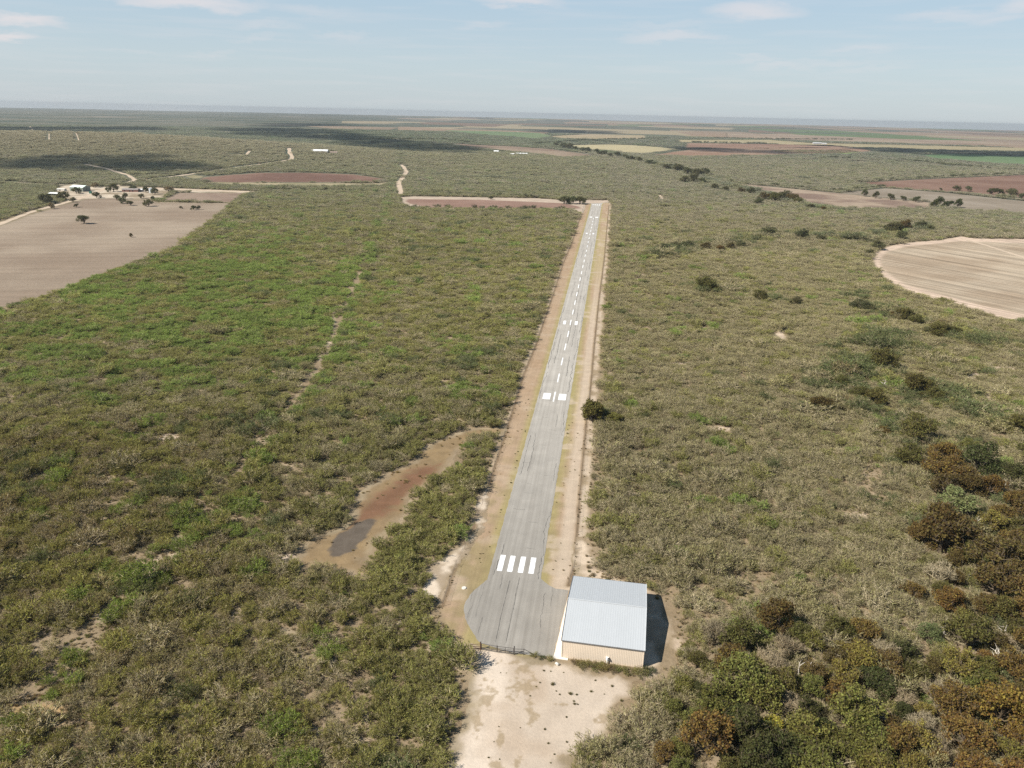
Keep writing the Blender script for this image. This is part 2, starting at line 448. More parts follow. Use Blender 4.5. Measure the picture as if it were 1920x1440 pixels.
def ground_material():
    m, nd, ln = mat('ground_earth')
    out = N(nd, 'ShaderNodeOutputMaterial')
    geo = N(nd, 'ShaderNodeNewGeometry'); pos = geo.outputs['Position']
    near = ramp(nd, ln, noise(nd, ln, pos, 0.045, 5, 0.6), [(0.3, (0.19, 0.140, 0.085)), (0.55, (0.255, 0.195, 0.125)), (0.72, (0.34, 0.27, 0.185))])
    k = mathn(nd, ln, 'MULTIPLY_ADD', noise(nd, ln, pos, 0.9, 6, 0.75), 0.9, 0.55)
    hs = N(nd, 'ShaderNodeHueSaturation'); ln.new(k, hs.inputs['Value']); ln.new(near, hs.inputs['Color'])
    # the plain beyond: brush country, here and there a field
    fa = noise(nd, ln, pos, 0.0011, 7, 0.68)
    far = ramp(nd, ln, fa, [(0.30, (0.046, 0.062, 0.048)), (0.45, (0.080, 0.092, 0.068)), (0.56, (0.125, 0.120, 0.090)), (0.70, (0.21, 0.18, 0.14))])
    fb = noise(nd, ln, pos, 0.02, 5, 0.7)
    kb = mathn(nd, ln, 'MULTIPLY_ADD', fb, 1.1, 0.45)
    h2 = N(nd, 'ShaderNodeHueSaturation'); ln.new(kb, h2.inputs['Value']); ln.new(far, h2.inputs['Color'])
    vo = N(nd, 'ShaderNodeTexVoronoi', distance='CHEBYCHEV'); vo.inputs['Scale'].default_value = 1 / 850.0
    warp = scaled(nd, ln, pos, (1.0, 0.55, 1.0), 0.16); ln.new(warp, vo.inputs['Vector'])
    sc = N(nd, 'ShaderNodeSeparateColor'); ln.new(vo.outputs['Color'], sc.inputs[0])
    fields = ramp(nd, ln, sc.outputs[0], [(0.0, (0.26, 0.185, 0.13)), (0.25, (0.30, 0.245, 0.16)), (0.45, (0.17, 0.115, 0.085)), (0.62, (0.10, 0.14, 0.06)), (0.8, (0.24, 0.18, 0.13))])
    fields.node.color_ramp.interpolation = 'CONSTANT'
    sx = N(nd, 'ShaderNodeSeparateXYZ'); ln.new(pos, sx.inputs[0])
    # farmland lies to the right and far away; brush elsewhere
    az = mathn(nd, ln, 'DIVIDE', sx.outputs[0], mathn(nd, ln, 'MAXIMUM', sx.outputs[1], 1.0))
    side = mathn(nd, ln, 'MULTIPLY_ADD', az, 1.9, 0.42, clamp=True)
    sel = mathn(nd, ln, 'LESS_THAN', sc.outputs[1], mathn(nd, ln, 'MULTIPLY', side, 0.8))
    dist = N(nd, 'ShaderNodeVectorMath', operation='LENGTH'); ln.new(pos, dist.inputs[0])
    fd = N(nd, 'ShaderNodeMapRange', interpolation_type='SMOOTHSTEP'); ln.new(dist.outputs['Value'], fd.inputs[0])
    fd.inputs[1].default_value = 4200; fd.inputs[2].default_value = 5200
    sel = mathn(nd, ln, 'MULTIPLY', sel, fd.outputs[0])
    far2 = mixc(nd, ln, mathn(nd, ln, 'MULTIPLY', sel, 0.85), h2.outputs[0], fields)
    nf = N(nd, 'ShaderNodeMapRange', interpolation_type='SMOOTHSTEP'); ln.new(dist.outputs['Value'], nf.inputs[0])
    nf.inputs[1].default_value = 700; nf.inputs[2].default_value = 1800
    c = mixc(nd, ln, nf.outputs[0], hs.outputs[0], far2)
    d = N(nd, 'ShaderNodeBsdfDiffuse'); ln.new(c, d.inputs[0])
    b = N(nd, 'ShaderNodeBump'); b.inputs['Strength'].default_value = 0.6; b.inputs['Distance'].default_value = 0.25
    ln.new(noise(nd, ln, pos, 1.3, 5, 0.7), b.inputs['Height']); ln.new(b.outputs[0], d.inputs['Normal'])
    ln.new(d.outputs[0], out.inputs[0])
    return m

tag(link('ground', ground_mesh(), ground_material()), kind='structure')

SOIL = soil_material('soil_near', 1.6, 0.20)
SOILF = soil_material('soil_field', 0.35, 0.22)
SOILG = soil_material('mown_grass', 2.2, 0.26, stripe=(RTH, 0.9, 0.16))
SOILC = soil_material('furrowed_soil', 0.3, 0.14, stripe=(math.radians(-31.4), 0.26, 0.95))
SOILT = soil_material('stubble_soil', 0.3, 0.14, stripe=(math.radians(78), 0.12, 0.24))

# mown strip either side of the runway, with the bare fence lines
def strip_col(x, y, X, Y):
    a, s = rw(x, y)
    dl = linedist(x, y, fence_left); dr = linedist(x, y, fence_right)
    n = fbm(x, y, 14, 61); n2 = fbm(x, y, 3.5, 62); n3 = fbm(x, y, 40, 63)
    tan = lerp((0.285, 0.195, 0.122), (0.355, 0.265, 0.18), n)
    tan = np.where((a > 0)[:, None], lerp_arr(tan, np.array([0.335, 0.265, 0.155]) + 0 * tan, sstep(0.35, 0.65, n3)), tan)
    near = sstep(140, -20, s)
    edge = sstep(3.4, 0.2, np.abs(a) - 7.4 + 1.6 * (n2 - 0.5))
    c = lerp_arr(tan, np.array([0.27, 0.23, 0.095]) + 0 * tan, edge * 0.75)
    olive = sstep(0.42, 0.62, fbm(x, y, 9, 64)) * near * 0.8
    c = lerp_arr(c, np.array([0.235, 0.185, 0.095]) + 0 * tan, olive)
    # wheel track along the right fence
    tr = sstep(3.0, 0.8, np.abs(np.where(a > 0, dr, 99) - 2.6 + 1.5 * (n - 0.5))) * sstep(520, 260, s) * 0.9
    c = lerp_arr(c, np.array([0.42, 0.335, 0.25]) + 0 * tan, tr)
    pale = sstep(0.60, 0.72, fbm(x, y, 7, 65)) * np.where(a > 0, 0.7, 0.3)
    c = lerp_arr(c, np.array([0.40, 0.32, 0.235]) + 0 * tan, pale)
    f = np.minimum(dl, dr)
    out = (np.where(a > 0, sdr(x, y, fence_right), -sdr(x, y, fence_left)) > 0.5)
    pl = lerp(FLOOR * 1.2, PALE, sstep(0.30, 0.55, fbm(x, y, 6, 66)) * np.where(a > 0, 1.0, 0.45))
    c = np.where(out[:, None], pl, c)
    w = sstep(0.9, 0.25, f + 0.5 * (n2 - 0.5)) * 0.85
    c = lerp_arr(c, np.array([0.17, 0.12, 0.072]) + 0 * tan, w)
    rim = sdist(x, y, strip)
    return lerp_arr(floor_col(x, y), c, sstep(0.0, 2.2, rim + 2 * (n2 - 0.5)))

def sdr(x, y, line):
    """signed offset right of a line"""
    best = np.full(np.shape(x), 1e18); sgn = np.zeros(np.shape(x))
    for (ax, ay), (bx, by) in zip(line[:-1], line[1:]):
        ex, ey = bx - ax, by - ay; L = math.hypot(ex, ey)
        t = np.clip(((x - ax) * ex + (y - ay) * ey) / (L * L), 0, 1)
        d = (x - ax - t * ex) ** 2 + (y - ay - t * ey) ** 2
        s = ((x - ax) * ey - (y - ay) * ex) / L
        m = d < best
        best = np.where(m, d, best); sgn = np.where(m, s, sgn)
    return sgn

def strip_keep(x, y, X, Y):
    return sdist(x, y, strip) + 2.4 * (fbm(x, y, 5, 67) - 0.5) > -0.4
grid_sheet('grass_verge', SOILG, np.arange(-34, 36, 0.5), np.concatenate([np.arange(-42, 200, 0.5), np.arange(200, 972, 1.5)]), strip_keep, 0.012, strip_col, RF)

def lot_col(x, y):
    n = fbm(x, y, 9, 71); n2 = fbm(x, y, 2.2, 72); n3 = fbm(x, y, 22, 73)
    c = lerp((0.39, 0.315, 0.24), (0.48, 0.40, 0.315), n)
    # a smooth wheel track up to the gate
    trk = W([(880, 1470), (905, 1400), (915, 1330), (925, 1270), (930, 1225)])
    d = linedist(x, y, trk)
    c = lerp_arr(c, np.array([0.53, 0.445, 0.355]) + 0 * c, sstep(5.0, 1.5, d + 3 * (n - 0.5)))
    brn = sstep(0.55, 0.72, n3) * 0.5
    c = lerp_arr(c, np.array([0.35, 0.26, 0.18]) + 0 * c, brn)
    g = np.full(x.shape, -9.0)
    for a, b, w, h in [(660, 930, 80, 52), (435, 960, 50, 40), (432, 1020, 45, 45), (660, 835, 48, 45), (705, 1085, 42, 70), (380, 1170, 42, 60), (1020, 1300, 40, 32), (500, 1420, 55, 30), (635, 1400, 45, 40), (590, 1010, 30, 50), (760, 795, 170, 20), (1210, 850, 140, 26), (960, 1375, 90, 40), (890, 1050, 30, 10), (520, 1260, 20, 60), (1150, 1130, 60, 35)]:
        px, py, _ = project(x, y, 0)
        qx, qy = (px - 780) * 3.273, (py - 1000) * 3.273
        g = np.maximum(g, 1 - np.sqrt(((qx - a) / w) ** 2 + ((qy - b) / h) ** 2))
    t = sstep(-0.1, 0.6, g + 1.8 * (n2 - 0.5) + 2.2 * (fbm(x, y, 0.9, 74, 3) - 0.5))
    c = lerp_arr(c, np.array([0.25, 0.185, 0.105]) + 0 * c, t * 0.66)
    return c
poly_sheet('dirt_lot', SOIL, [lot], 0.3, 0.024, lot_col, rag=2.0, ragscale=5, soft=3.0)
def sandy_col(x, y):
    n = fbm(x, y, 5, 75)
    return lerp((0.33, 0.255, 0.18), (0.50, 0.40, 0.295), sstep(0.3, 0.65, n))
poly_sheet('sandy_ground', SOIL, [sandy], 0.35, 0.018, sandy_col, rag=2.4, ragscale=5, soft=3.0)
def clearing_col(x, y):
    n = fbm(x, y, 8, 81); n2 = fbm(x, y, 2.5, 82)
    c = lerp((0.185, 0.132, 0.078), (0.245, 0.172, 0.090), n)
    r = sdist(x, y, reddish)
    c = lerp_arr(c, np.array([0.165, 0.092, 0.055]) + 0 * c, sstep(-2.0, 3.0, r + 6 * (n2 - 0.5)))
    return c * (0.8 + 0.4 * n2)[:, None]
poly_sheet('dry_clearing', SOIL, [clearing], 0.4, 0.016, clearing_col, rag=2.5, ragscale=6, soft=4.0)
poly_sheet('pond_bed', SOIL, [pond], 0.4, 0.028, lambda x, y: lerp((0.092, 0.074, 0.057), (0.128, 0.105, 0.082), fbm(x, y, 2, 83)), rag=0.9, ragscale=4, soft=1.2, under=clearing_col)
poly_sheet('sandy_bank', SOIL, [palebank], 0.4, 0.032, lambda x, y: lerp((0.30, 0.235, 0.165), (0.53, 0.44, 0.34), sstep(0.35, 0.65, fbm(x, y, 4, 84))), rag=2.2, ragscale=4, soft=2.5)

# bare soil in the openings of the brush
def gap_polys():
    polys = []
    for a, b, w, h in gaps:
        t = np.linspace(0, 2 * math.pi, 14, endpoint=False)
        polys.append(W(np.stack([a + 1.25 * w * np.cos(t), b + 1.25 * h * np.sin(t)], 1)))
    return polys
for p, g in zip(gap_polys(), gaps):
    dry = g[0] < 180 and g[1] > 1300
    size = np.ptp(p, 0).max()
    cc = ((0.33, 0.215, 0.10), (0.40, 0.28, 0.15)) if dry else ((0.33, 0.25, 0.175), (0.52, 0.425, 0.325))
    poly_sheet('bare_soil', SOIL, [p], 0.5 if size < 40 else 0.9, 0.010, lambda x, y, cc=cc: lerp(cc[0], cc[1], fbm(x, y, 4, 86)), rag=1.6, ragscale=4, soft=2.5)

# fields
def fcol(a, b, sc=60, seed=90):
    if sc == 300: a, b = [v * 0.85 for v in a], [v * 0.85 for v in b]
    return lambda x, y: lerp(a, b, sstep(0.3, 0.7, fbm(x, y, sc, seed, 5)))
def far_floor(x, y):
    return lerp((0.17, 0.15, 0.10), (0.22, 0.19, 0.13), fbm(x, y, 30, 88))
def rimmed(inner, a, b, rimcol, w):
    def f(x, y):
        c = lerp(a, b, sstep(0.3, 0.7, fbm(x, y, 40, 93, 5)))
        s = sdist(x, y, inner)
        return lerp_arr(np.array(rimcol) * (0.85 + 0.3 * fbm(x, y, 9, 94))[:, None], c, sstep(-w, w, s))
    return f
poly_sheet('pasture', SOILT, [tan_field], 3.0, 0.02, fcol((0.215, 0.165, 0.122), (0.275, 0.22, 0.165), 90), rag=3, ragscale=20, soft=4, under=far_floor)
poly_sheet('fallow_plot', SOILF, [plots], 3.0, 0.04, fcol((0.19, 0.135, 0.105), (0.245, 0.185, 0.14), 60), rag=2, ragscale=15, soft=4, under=far_floor)
poly_sheet('ranch_yard', SOILF, [ranch_yard], 2.0, 0.06, fcol((0.24, 0.19, 0.13), (0.46, 0.385, 0.295), 25), rag=4, ragscale=18, soft=6, under=far_floor)
poly_sheet('red_field', SOILF, [red_rim], 2.0, 0.03, rimmed(red_field, (0.205, 0.13, 0.10), (0.235, 0.155, 0.12), (0.38, 0.305, 0.235), 3), rag=2, ragscale=15, soft=3, under=far_floor)
poly_sheet('dry_grass_field', SOILF, [dry_field], 4.0, 0.05, fcol((0.21, 0.185, 0.11), (0.30, 0.25, 0.16), 60), rag=5, ragscale=30, soft=8, under=far_floor)
poly_sheet('ploughed_field', SOILF, [dark_field], 4.0, 0.09, fcol((0.135, 0.082, 0.064), (0.18, 0.112, 0.085), 70), rag=4, ragscale=40, soft=10, under=far_floor)
poly_sheet('circular_field', SOILC, [circle_rim], 2.0, 0.02, rimmed(circle_in, (0.285, 0.220, 0.155), (0.345, 0.280, 0.205), (0.46, 0.355, 0.27), 3), rag=2.0, ragscale=14, soft=3, under=far_floor)
poly_sheet('fallow_field', SOILF, [narrow_field], 3.0, 0.03, fcol((0.18, 0.128, 0.10), (0.29, 0.225, 0.165), 45), rag=3, ragscale=25, soft=6, under=far_floor)
poly_sheet('stubble_field', SOILT, [grey_field], 3.0, 0.03, fcol((0.20, 0.165, 0.125), (0.25, 0.21, 0.165), 60), rag=3, ragscale=25, soft=6, under=far_floor)
poly_sheet('ploughed_field', SOILF, [brown_field], 4.0, 0.06, fcol((0.155, 0.095, 0.072), (0.20, 0.13, 0.098), 80), rag=3, ragscale=30, soft=6, under=far_floor)
FFAR = soil_material('soil_far', 0.02, 0.14)
for nm, poly, a, b in [('fallow_field', mid_field, (0.21, 0.15, 0.115), (0.29, 0.225, 0.165)), ('straw_field', yellow_field, (0.38, 0.33, 0.20), (0.42, 0.36, 0.22)),
                       ('ploughed_field', pink_field, (0.27, 0.175, 0.125), (0.31, 0.22, 0.16)), ('ploughed_field', rose_field, (0.245, 0.155, 0.115), (0.28, 0.19, 0.14)),
                       ('crop_field', lime_field, (0.17, 0.23, 0.085), (0.21, 0.26, 0.10)), ('crop_field', teal_field, (0.12, 0.18, 0.09), (0.155, 0.21, 0.11)),
                       ('straw_field', far_yellow, (0.33, 0.28, 0.17), (0.37, 0.31, 0.19)), ('fallow_field', far_pink, (0.27, 0.20, 0.15), (0.32, 0.25, 0.18)),
                       ('straw_field', far_tan, (0.33, 0.27, 0.17), (0.38, 0.30, 0.2)), ('crop_field', far_green, (0.14, 0.19, 0.10), (0.18, 0.22, 0.12)), ('fallow_field', left_strip, (0.24, 0.18, 0.13), (0.28, 0.22, 0.16))]:
    poly_sheet(nm, FFAR, [poly], 16.0, 0.4, fcol(a, b, 300), rag=6, ragscale=60, soft=14, under=far_floor)

def ribbon(name, m, line, w, zoff, wob=0.25):
    pts = []
    for p, q in zip(line[:-1], line[1:]):
        n = max(1, int(np.linalg.norm(q - p) / 12))
        pts += [p + (q - p) * k / n for k in range(n)]
    pts = np.array(pts + [line[-1]])
    mb = MB(); left, right = [], []
    for i, p in enumerate(pts):
        t = pts[min(i + 1, len(pts) - 1)] - pts[max(i - 1, 0)]; t = t / np.linalg.norm(t); nrm = np.array([t[1], -t[0]])
        ww = w * 0.5 * (1 + wob * random.uniform(-1, 1))
        for lst, s in ((left, -1), (right, 1)):
            c = p + s * nrm * ww; lst.append((c[0], c[1], float(height(c[0], c[1])) + zoff))
    n = len(pts)
    mb.add(left + right, [(i, n + i, n + i + 1, i + 1) for i in range(n - 1)])
    return mb.build(name, m)
ROADM = plain('road_caliche', (0.44, 0.35, 0.26), 0.95, 0, 0.15, 0.12, 0.0)
for i, (ln_, w) in enumerate(roads):
    tag(ribbon('dirt_road', ROADM, ln_, w, 0.10 + 0.004 * i), kind='structure')
tag(ribbon('farm_track', ROADM, W([(1800, 447), (1840, 457), (1880, 470), (1930, 486), (2100, 540)]), 5, 0.05), kind='structure')

# ---------------------------------------------------------------- runway
def asphalt_material():
    m, nd, ln = mat('weathered_asphalt')
    out = N(nd, 'ShaderNodeOutputMaterial'); b = N(nd, 'ShaderNodeBsdfPrincipled')
    tc = N(nd, 'ShaderNodeTexCoord'); ob = tc.outputs['Object']
    lanes = noise(nd, ln, scaled(nd, ln, ob, (0.85, 0.010, 1)), 1.0, 5, 0.65)
    patch = noise(nd, ln, ob, 0.12, 5, 0.6)
    fine = noise(nd, ln, ob, 2.5, 6, 0.75)
    c = ramp(nd, ln, lanes, [(0.32, (0.240, 0.218, 0.187)), (0.5, (0.290, 0.266, 0.230)), (0.68, (0.330, 0.304, 0.264))])
    k = mathn(nd, ln, 'MULTIPLY_ADD', patch, 0.5, 0.75)
    k2 = mathn(nd, ln, 'MULTIPLY_ADD', fine, 0.5, 0.75)
    k = mathn(nd, ln, 'MULTIPLY', k, k2)
    sx = N(nd, 'ShaderNodeSeparateXYZ'); ln.new(ob, sx.inputs[0])
    # the runway gets paler, more weathered, away from the apron
    age = N(nd, 'ShaderNodeMapRange'); ln.new(sx.outputs[1], age.inputs[0])
    age.inputs[1].default_value = -10; age.inputs[2].default_value = 160; age.inputs[3].default_value = 0.86; age.inputs[4].default_value = 1.22
    k = mathn(nd, ln, 'MULTIPLY', k, age.outputs[0])
    hs = N(nd, 'ShaderNodeHueSaturation'); ln.new(k, hs.inputs['Value']); ln.new(c, hs.inputs['Color'])
    ln.new(hs.outputs[0], b.inputs['Base Color']); b.inputs['Roughness'].default_value = 0.9; b.inputs['Specular IOR Level'].default_value = 0.15
    ln.new(b.outputs[0], out.inputs[0])
    return m
ASPH = asphalt_material()

def runway_outline():
    ap = W([(893, 1103.5), (874, 1124), (868.6, 1142.5), (872, 1161), (883.5, 1181.5), (895, 1200), (902, 1207), (964, 1225), (1037, 1232), (1066, 1107), (1043, 1104), (1030, 1098)])
    bulb = np.concatenate([[rpt(-7.25, -8)], ap[:7]])
    for _ in range(2):          # the turning bulb is one smooth curve
        bulb = np.concatenate([bulb[:1]] + [np.stack([0.75 * p + 0.25 * q, 0.25 * p + 0.75 * q]) for p, q in zip(bulb[:-1], bulb[1:])] + [bulb[-1:]])
    ap = np.concatenate([bulb[1:], ap[7:]])
    a, s = rw(ap[:, 0], ap[:, 1])
    pts = [(-7.2, 940), (-7.2, 300), (-7.2, 120), (-7.25, -8)] + list(zip(a, s)) + [(7.15, -5.5), (7.15, 120), (7.15, 300), (7.15, 940), (8.3, 955), (8.3, 974), (-8.2, 974), (-8.2, 955)]
    out = []
    for i, p in enumerate(pts):
        q = pts[(i + 1) % len(pts)]
        n = max(1, int(math.dist(p, q) / 1.6))
        for k in range(n):
            t = k / n
            out.append((p[0] + (q[0] - p[0]) * t + random.gauss(0, 0.07), p[1] + (q[1] - p[1]) * t + random.gauss(0, 0.05)))
    return out
def flat_poly(name, pts, m, z, loc, rotz, kind='structure'):
    bm = bmesh.new()
    vs = [bm.verts.new((x, y, 0)) for x, y in pts]
    f = bm.faces.new(vs)
    if f.normal.z < 0: f.normal_flip()
    bmesh.ops.triangulate(bm, faces=[f])
    bm.normal_update()
    for f in bm.faces:
        if f.normal.z < 0: f.normal_flip()
    me = bpy.data.meshes.new(name); bm.to_mesh(me); bm.free()
    o = link(name, me, m, None, (loc[0], loc[1], z), rotz)
    o['kind'] = kind
    return o
flat_poly('runway', runway_outline(), ASPH, 0.040, RO, -RTH)

WHITE = plain('runway_paint', (0.74, 0.735, 0.71), 0.7, 0, 0.12, 1.6, 0.2)
def marking(x0, x1, s0, s1):
    pts = []
    for (a, b) in (((x0, s0), (x1, s0)), ((x1, s0), (x1, s1)), ((x1, s1), (x0, s1)), ((x0, s1), (x0, s0))):
        n = max(1, int(math.dist(a, b) / 0.7))
        pts += [(a[0] + (b[0] - a[0]) * k / n + random.gauss(0, 0.018), a[1] + (b[1] - a[1]) * k / n + random.gauss(0, 0.018)) for k in range(n)]
    flat_poly('runway_marking', pts, WHITE, 0.047, RO, -RTH)
for x in (-4.6, -1.75, 1.25, 4.2):
    marking(x - 0.72, x + 0.72, -3.3, 5.0)
    marking(x - 0.72, x + 0.72, 932, 941.5)
for s in (136.2, 792.0):
    marking(-5.1, -1.75, s, s + 8.0); marking(1.9, 5.25, s, s + 8.0)
for s in (268.6, 650.0):
    marking(-4.45, -2.8, s, s + 8.6); marking(2.6, 4.3, s, s + 8.6)
k = 0
while 133.6 + 26.72 * k < 800:
    marking(-0.28, 0.28, 133.6 + 26.72 * k, 133.6 + 26.72 * k + 13.0); k += 1

CRACK = plain('crack_filler', (0.125, 0.116, 0.103), 0.9, 0, 0.2, 1.0, 0.1)
def cracks():
    mb = MB()
    def crack(a, s0, s1, w, wob):
        pts = []; x = a; s = s0
        while s < s1:
            pts.append((x, s)); s += random.uniform(0.5, 1.3); x += random.gauss(0, wob)
            x += (a - x) * 0.08
        if len(pts) < 2: return
        vs, fs = [], []
        for i, (px, ps) in enumerate(pts):
            ww = w * random.uniform(0.3, 1.0) * (0.3 if i in (0, len(pts) - 1) else 1)
            vs += [(px - ww / 2, ps, 0), (px + ww / 2, ps, 0)]
        fs = [(2 * i, 2 * i + 1, 2 * i + 3, 2 * i + 2) for i in range(len(pts) - 1)]
        mb.add(vs, fs)
    s = -3
    for a, wob in ((-6.2, 0.16), (-3.6, 0.09), (0.75, 0.05), (3.4, 0.09), (6.0, 0.18)):
        s = -6
        while s < 930:
            L = random.uniform(12, 60)
            if random.random() < (0.75 if abs(a) > 5 else 0.5): crack(a + random.uniform(-0.4, 0.4), s, min(s + L, 935), 0.26 if s < 140 else 0.34, wob)
            s += L + random.uniform(2, 25)
    for a, s0, s1, w, wob in ((-9.6, -26, -20, 0.16, 0.12), (-9.9, -19, -12, 0.14, 0.16), (-5.8, -32, -24, 0.2, 0.12), (-3.2, -12, -4, 0.2, 0.1), (-1.2, -34, -7, 0.30, 0.03), (1.3, -34, -5, 0.26, 0.03), (9.0, -27, -11, 0.2, 0.14), (10.6, -18, -8, 0.16, 0.1), (-7.6, -25, -10, 0.12, 0.05)):
        crack(a, s0, s1, w, wob)
    s = 10
    while s < 900:
        x0 = random.uniform(-7, 3); L = random.uniform(2, 5); pts = []
        x = x0; y = s
        vs = []; i = 0
        while x < min(x0 + L, 7):
            vs += [(x, y - 0.06, 0), (x, y + 0.06, 0)]; x += 0.6; y += random.gauss(0, 0.15)
        if len(vs) >= 4: mb.add(vs, [(2 * i, 2 * i + 2, 2 * i + 3, 2 * i + 1) for i in range(len(vs) // 2 - 1)])
        s += random.uniform(6, 22)
    o = mb.build('pavement_crack', CRACK, None, (RO[0], RO[1], 0.044), -RTH)
    o['kind'] = 'structure'
cracks()

# ---------------------------------------------------------------- hangar
HO = np.array([13.03, 151.2]); HTH = math.radians(-9.55)       # near left corner, near wall runs along local x
HW, HL, HE, HR = 18.7, 26.7, 4.9, 7.15
def metal_material(name, col, rough, metal):
    m, nd, ln = mat(name)
    out = N(nd, 'ShaderNodeOutputMaterial'); b = N(nd, 'ShaderNodeBsdfPrincipled')
    tc = N(nd, 'ShaderNodeTexCoord'); ob = tc.outputs['Object']
    f = noise(nd, ln, scaled(nd, ln, ob, (0.5, 0.05, 0.05)), 1.0, 3, 0.5)
    g = noise(nd, ln, ob, 0.5, 4, 0.6)
    k = mathn(nd, ln, 'MULTIPLY_ADD', f, 0.10, 0.92); k = mathn(nd, ln, 'MULTIPLY_ADD', g, 0.06, k)
    hs = N(nd, 'ShaderNodeHueSaturation'); hs.inputs['Color'].default_value = rgb(col); ln.new(k, hs.inputs['Value'])
    ln.new(hs.outputs[0], b.inputs['Base Color'])
    b.inputs['Roughness'].default_value = rough; b.inputs['Metallic'].default_value = metal
    ln.new(b.outputs[0], out.inputs[0])
    return m
ROOFM = metal_material('galvalume_roof', (0.40, 0.412, 0.415), 0.5, 0.0)
TANM = metal_material('tan_wall_sheet', (0.62, 0.515, 0.40), 0.6, 0.0)
TRIMM = plain('dark_grey_trim', (0.16, 0.155, 0.15), 0.5, 0.2, 0.1, 2)
WTRIM = plain('pale_trim', (0.62, 0.63, 0.63), 0.5, 0.1, 0.08, 2)
DOORM = metal_material('hangar_door_sheet', (0.46, 0.36, 0.27), 0.6, 0.0)
CONC = plain('concrete', (0.66, 0.61, 0.53), 0.9, 0, 0.10, 0.8, 0.1)

hangar = empty('hangar', (HO[0], HO[1], 0), HTH)
tag(hangar, 'tan corrugated metal hangar with pale blue gabled roof beside the apron', 'hangar')
def ribbed(mb, p0, p1, z0, zt, n, depth, outward):
    depth *= 0.3
    """a corrugated wall from p0 to p1; zt(t) is its top"""
    p0 = np.array(p0, float); p1 = np.array(p1, float); d = p1 - p0
    o = np.array(outward, float)
    prof = []
    for i in range(n):
        for f, q in ((0.0, 0), (0.62, 0), (0.70, 1), (0.92, 1)):
            prof.append(((i + f) / n, q * depth))
    prof.append((1.0, 0))
    vs, fs = [], []
    for t, q in prof:
        x = p0 + d * t + o * q
        vs += [(x[0], x[1], z0), (x[0], x[1], zt(t))]
    for i in range(len(prof) - 1): fs.append((2 * i, 2 * i + 2, 2 * i + 3, 2 * i + 1))
    mb.add(vs, fs)
gz = lambda t: HE + (HR - HE) * (1 - abs(2 * t - 1))
mb = MB()
ribbed(mb, (0, 0), (HW, 0), 0, lambda t: HE - 0.03, 48, 0.06, (0, -1))
ribbed(mb, (HW, HL), (0, HL), 0, lambda t: HE - 0.03, 48, 0.06, (0, 1))
ribbed(mb, (HW, 0), (HW, HL), 0, lambda t: gz(t) - 0.03, 66, 0.06, (1, 0))
mb.build('wall', TANM, hangar)
mb = MB()          # left gable above and beside the doors
ribbed(mb, (0, HL), (0, 0), 4.25, lambda t: gz(t) - 0.03, 66, 0.05, (-1, 0))
ribbed(mb, (0, HL), (0, HL - 3.0), 0, lambda t: 4.25, 8, 0.05, (-1, 0))
ribbed(mb, (0, 3.0), (0, 0), 0, lambda t: 4.25, 8, 0.05, (-1, 0))
mb.build('wall', TANM, hangar)
for i in range(4):
    y0 = 3.0 + i * (HL - 6.0) / 4; y1 = y0 + (HL - 6.0) / 4
    mb = MB(); x = -0.10 if i % 2 else -0.22
    ribbed(mb, (x, y1 + 0.08), (x, y0 - 0.08), 0.10, lambda t: 4.3, 14, 0.03, (-1, 0))
    d = mb.build('sliding_door', DOORM, hangar)
    mb = MB(); mb.box(x - 0.08, x - 0.035, (y0 + y1) / 2 - 0.04, (y0 + y1) / 2 + 0.04, 1.0, 1.45); mb.build('handle', TRIMM, d)
mb = MB(); mb.box(-0.42, -0.02, 2.6, HL - 2.6, 4.32, 4.48); mb.build('door_track', TRIMM, hangar)
def roof():
    mb = MB(); ov = 0.18
    n = 34
    prof = []
    for i in range(n):
        for f, q in ((0.0, 0), (0.68, 0), (0.74, 1), (0.90, 1)):
            prof.append((-ov + (HW + 2 * ov) * (i + f) / n, q * 0.014))
    prof.append((HW + ov, 0))
    sl = (HR - HE) / (HL / 2)
    ys = [-ov, HL / 2, HL + ov]; zs = [HE - sl * ov + 0.06, HR + 0.06, HE - sl * ov + 0.06]
    vs, fs = [], []
    for x, q in prof:
        for y, z in zip(ys, zs): vs.append((x, y, z + q))
    for i in range(len(prof) - 1):
        for j in range(2): fs.append((3 * i + j, 3 * i + 3 + j, 3 * i + 4 + j, 3 * i + 1 + j))
    mb.add(vs, fs)
    return mb
roof_o = roof().build('roof', ROOFM, hangar)
sl = (HR - HE) / (HL / 2)
mb = MB()
for s in (-1, 1):
    y = HL / 2 + s * 0.28
    mb.add([(-0.2, HL / 2, HR + 0.17), (HW + 0.2, HL / 2, HR + 0.17), (HW + 0.2, y, HR + 0.15 - sl * 0.28), (-0.2, y, HR + 0.15 - sl * 0.28)], [(0, 1, 2, 3)])
mb.build('ridge_cap', ROOFM, roof_o)
mb = MB(); mb.box(-0.2, HW + 0.2, -0.30, -0.185, HE - 0.16, HE + 0.02); mb.build('gutter', TRIMM, hangar)
mb = MB(); mb.box(-0.2, HW + 0.2, HL + 0.185, HL + 0.30, HE - 0.16, HE + 0.02); mb.build('gutter', TRIMM, hangar)
for x0, x1 in ((-0.30, -0.185), (HW + 0.185, HW + 0.28)):
    mb = MB()
    for a, b in (((-0.18, HE - 0.03), (HL / 2, HR)), ((HL / 2, HR), (HL + 0.18, HE - 0.03))):
        vs = [(x, y, z + dz) for x in (x0, x1) for (y, z) in (a, b) for dz in (-0.14, 0.16)]
        mb.add(vs, [(0, 1, 3, 2), (4, 6, 7, 5), (1, 5, 7, 3), (0, 2, 6, 4), (0, 4, 5, 1), (2, 3, 7, 6)])
    mb.build('gable_trim', TRIMM if x0 < 0 else WTRIM, hangar)
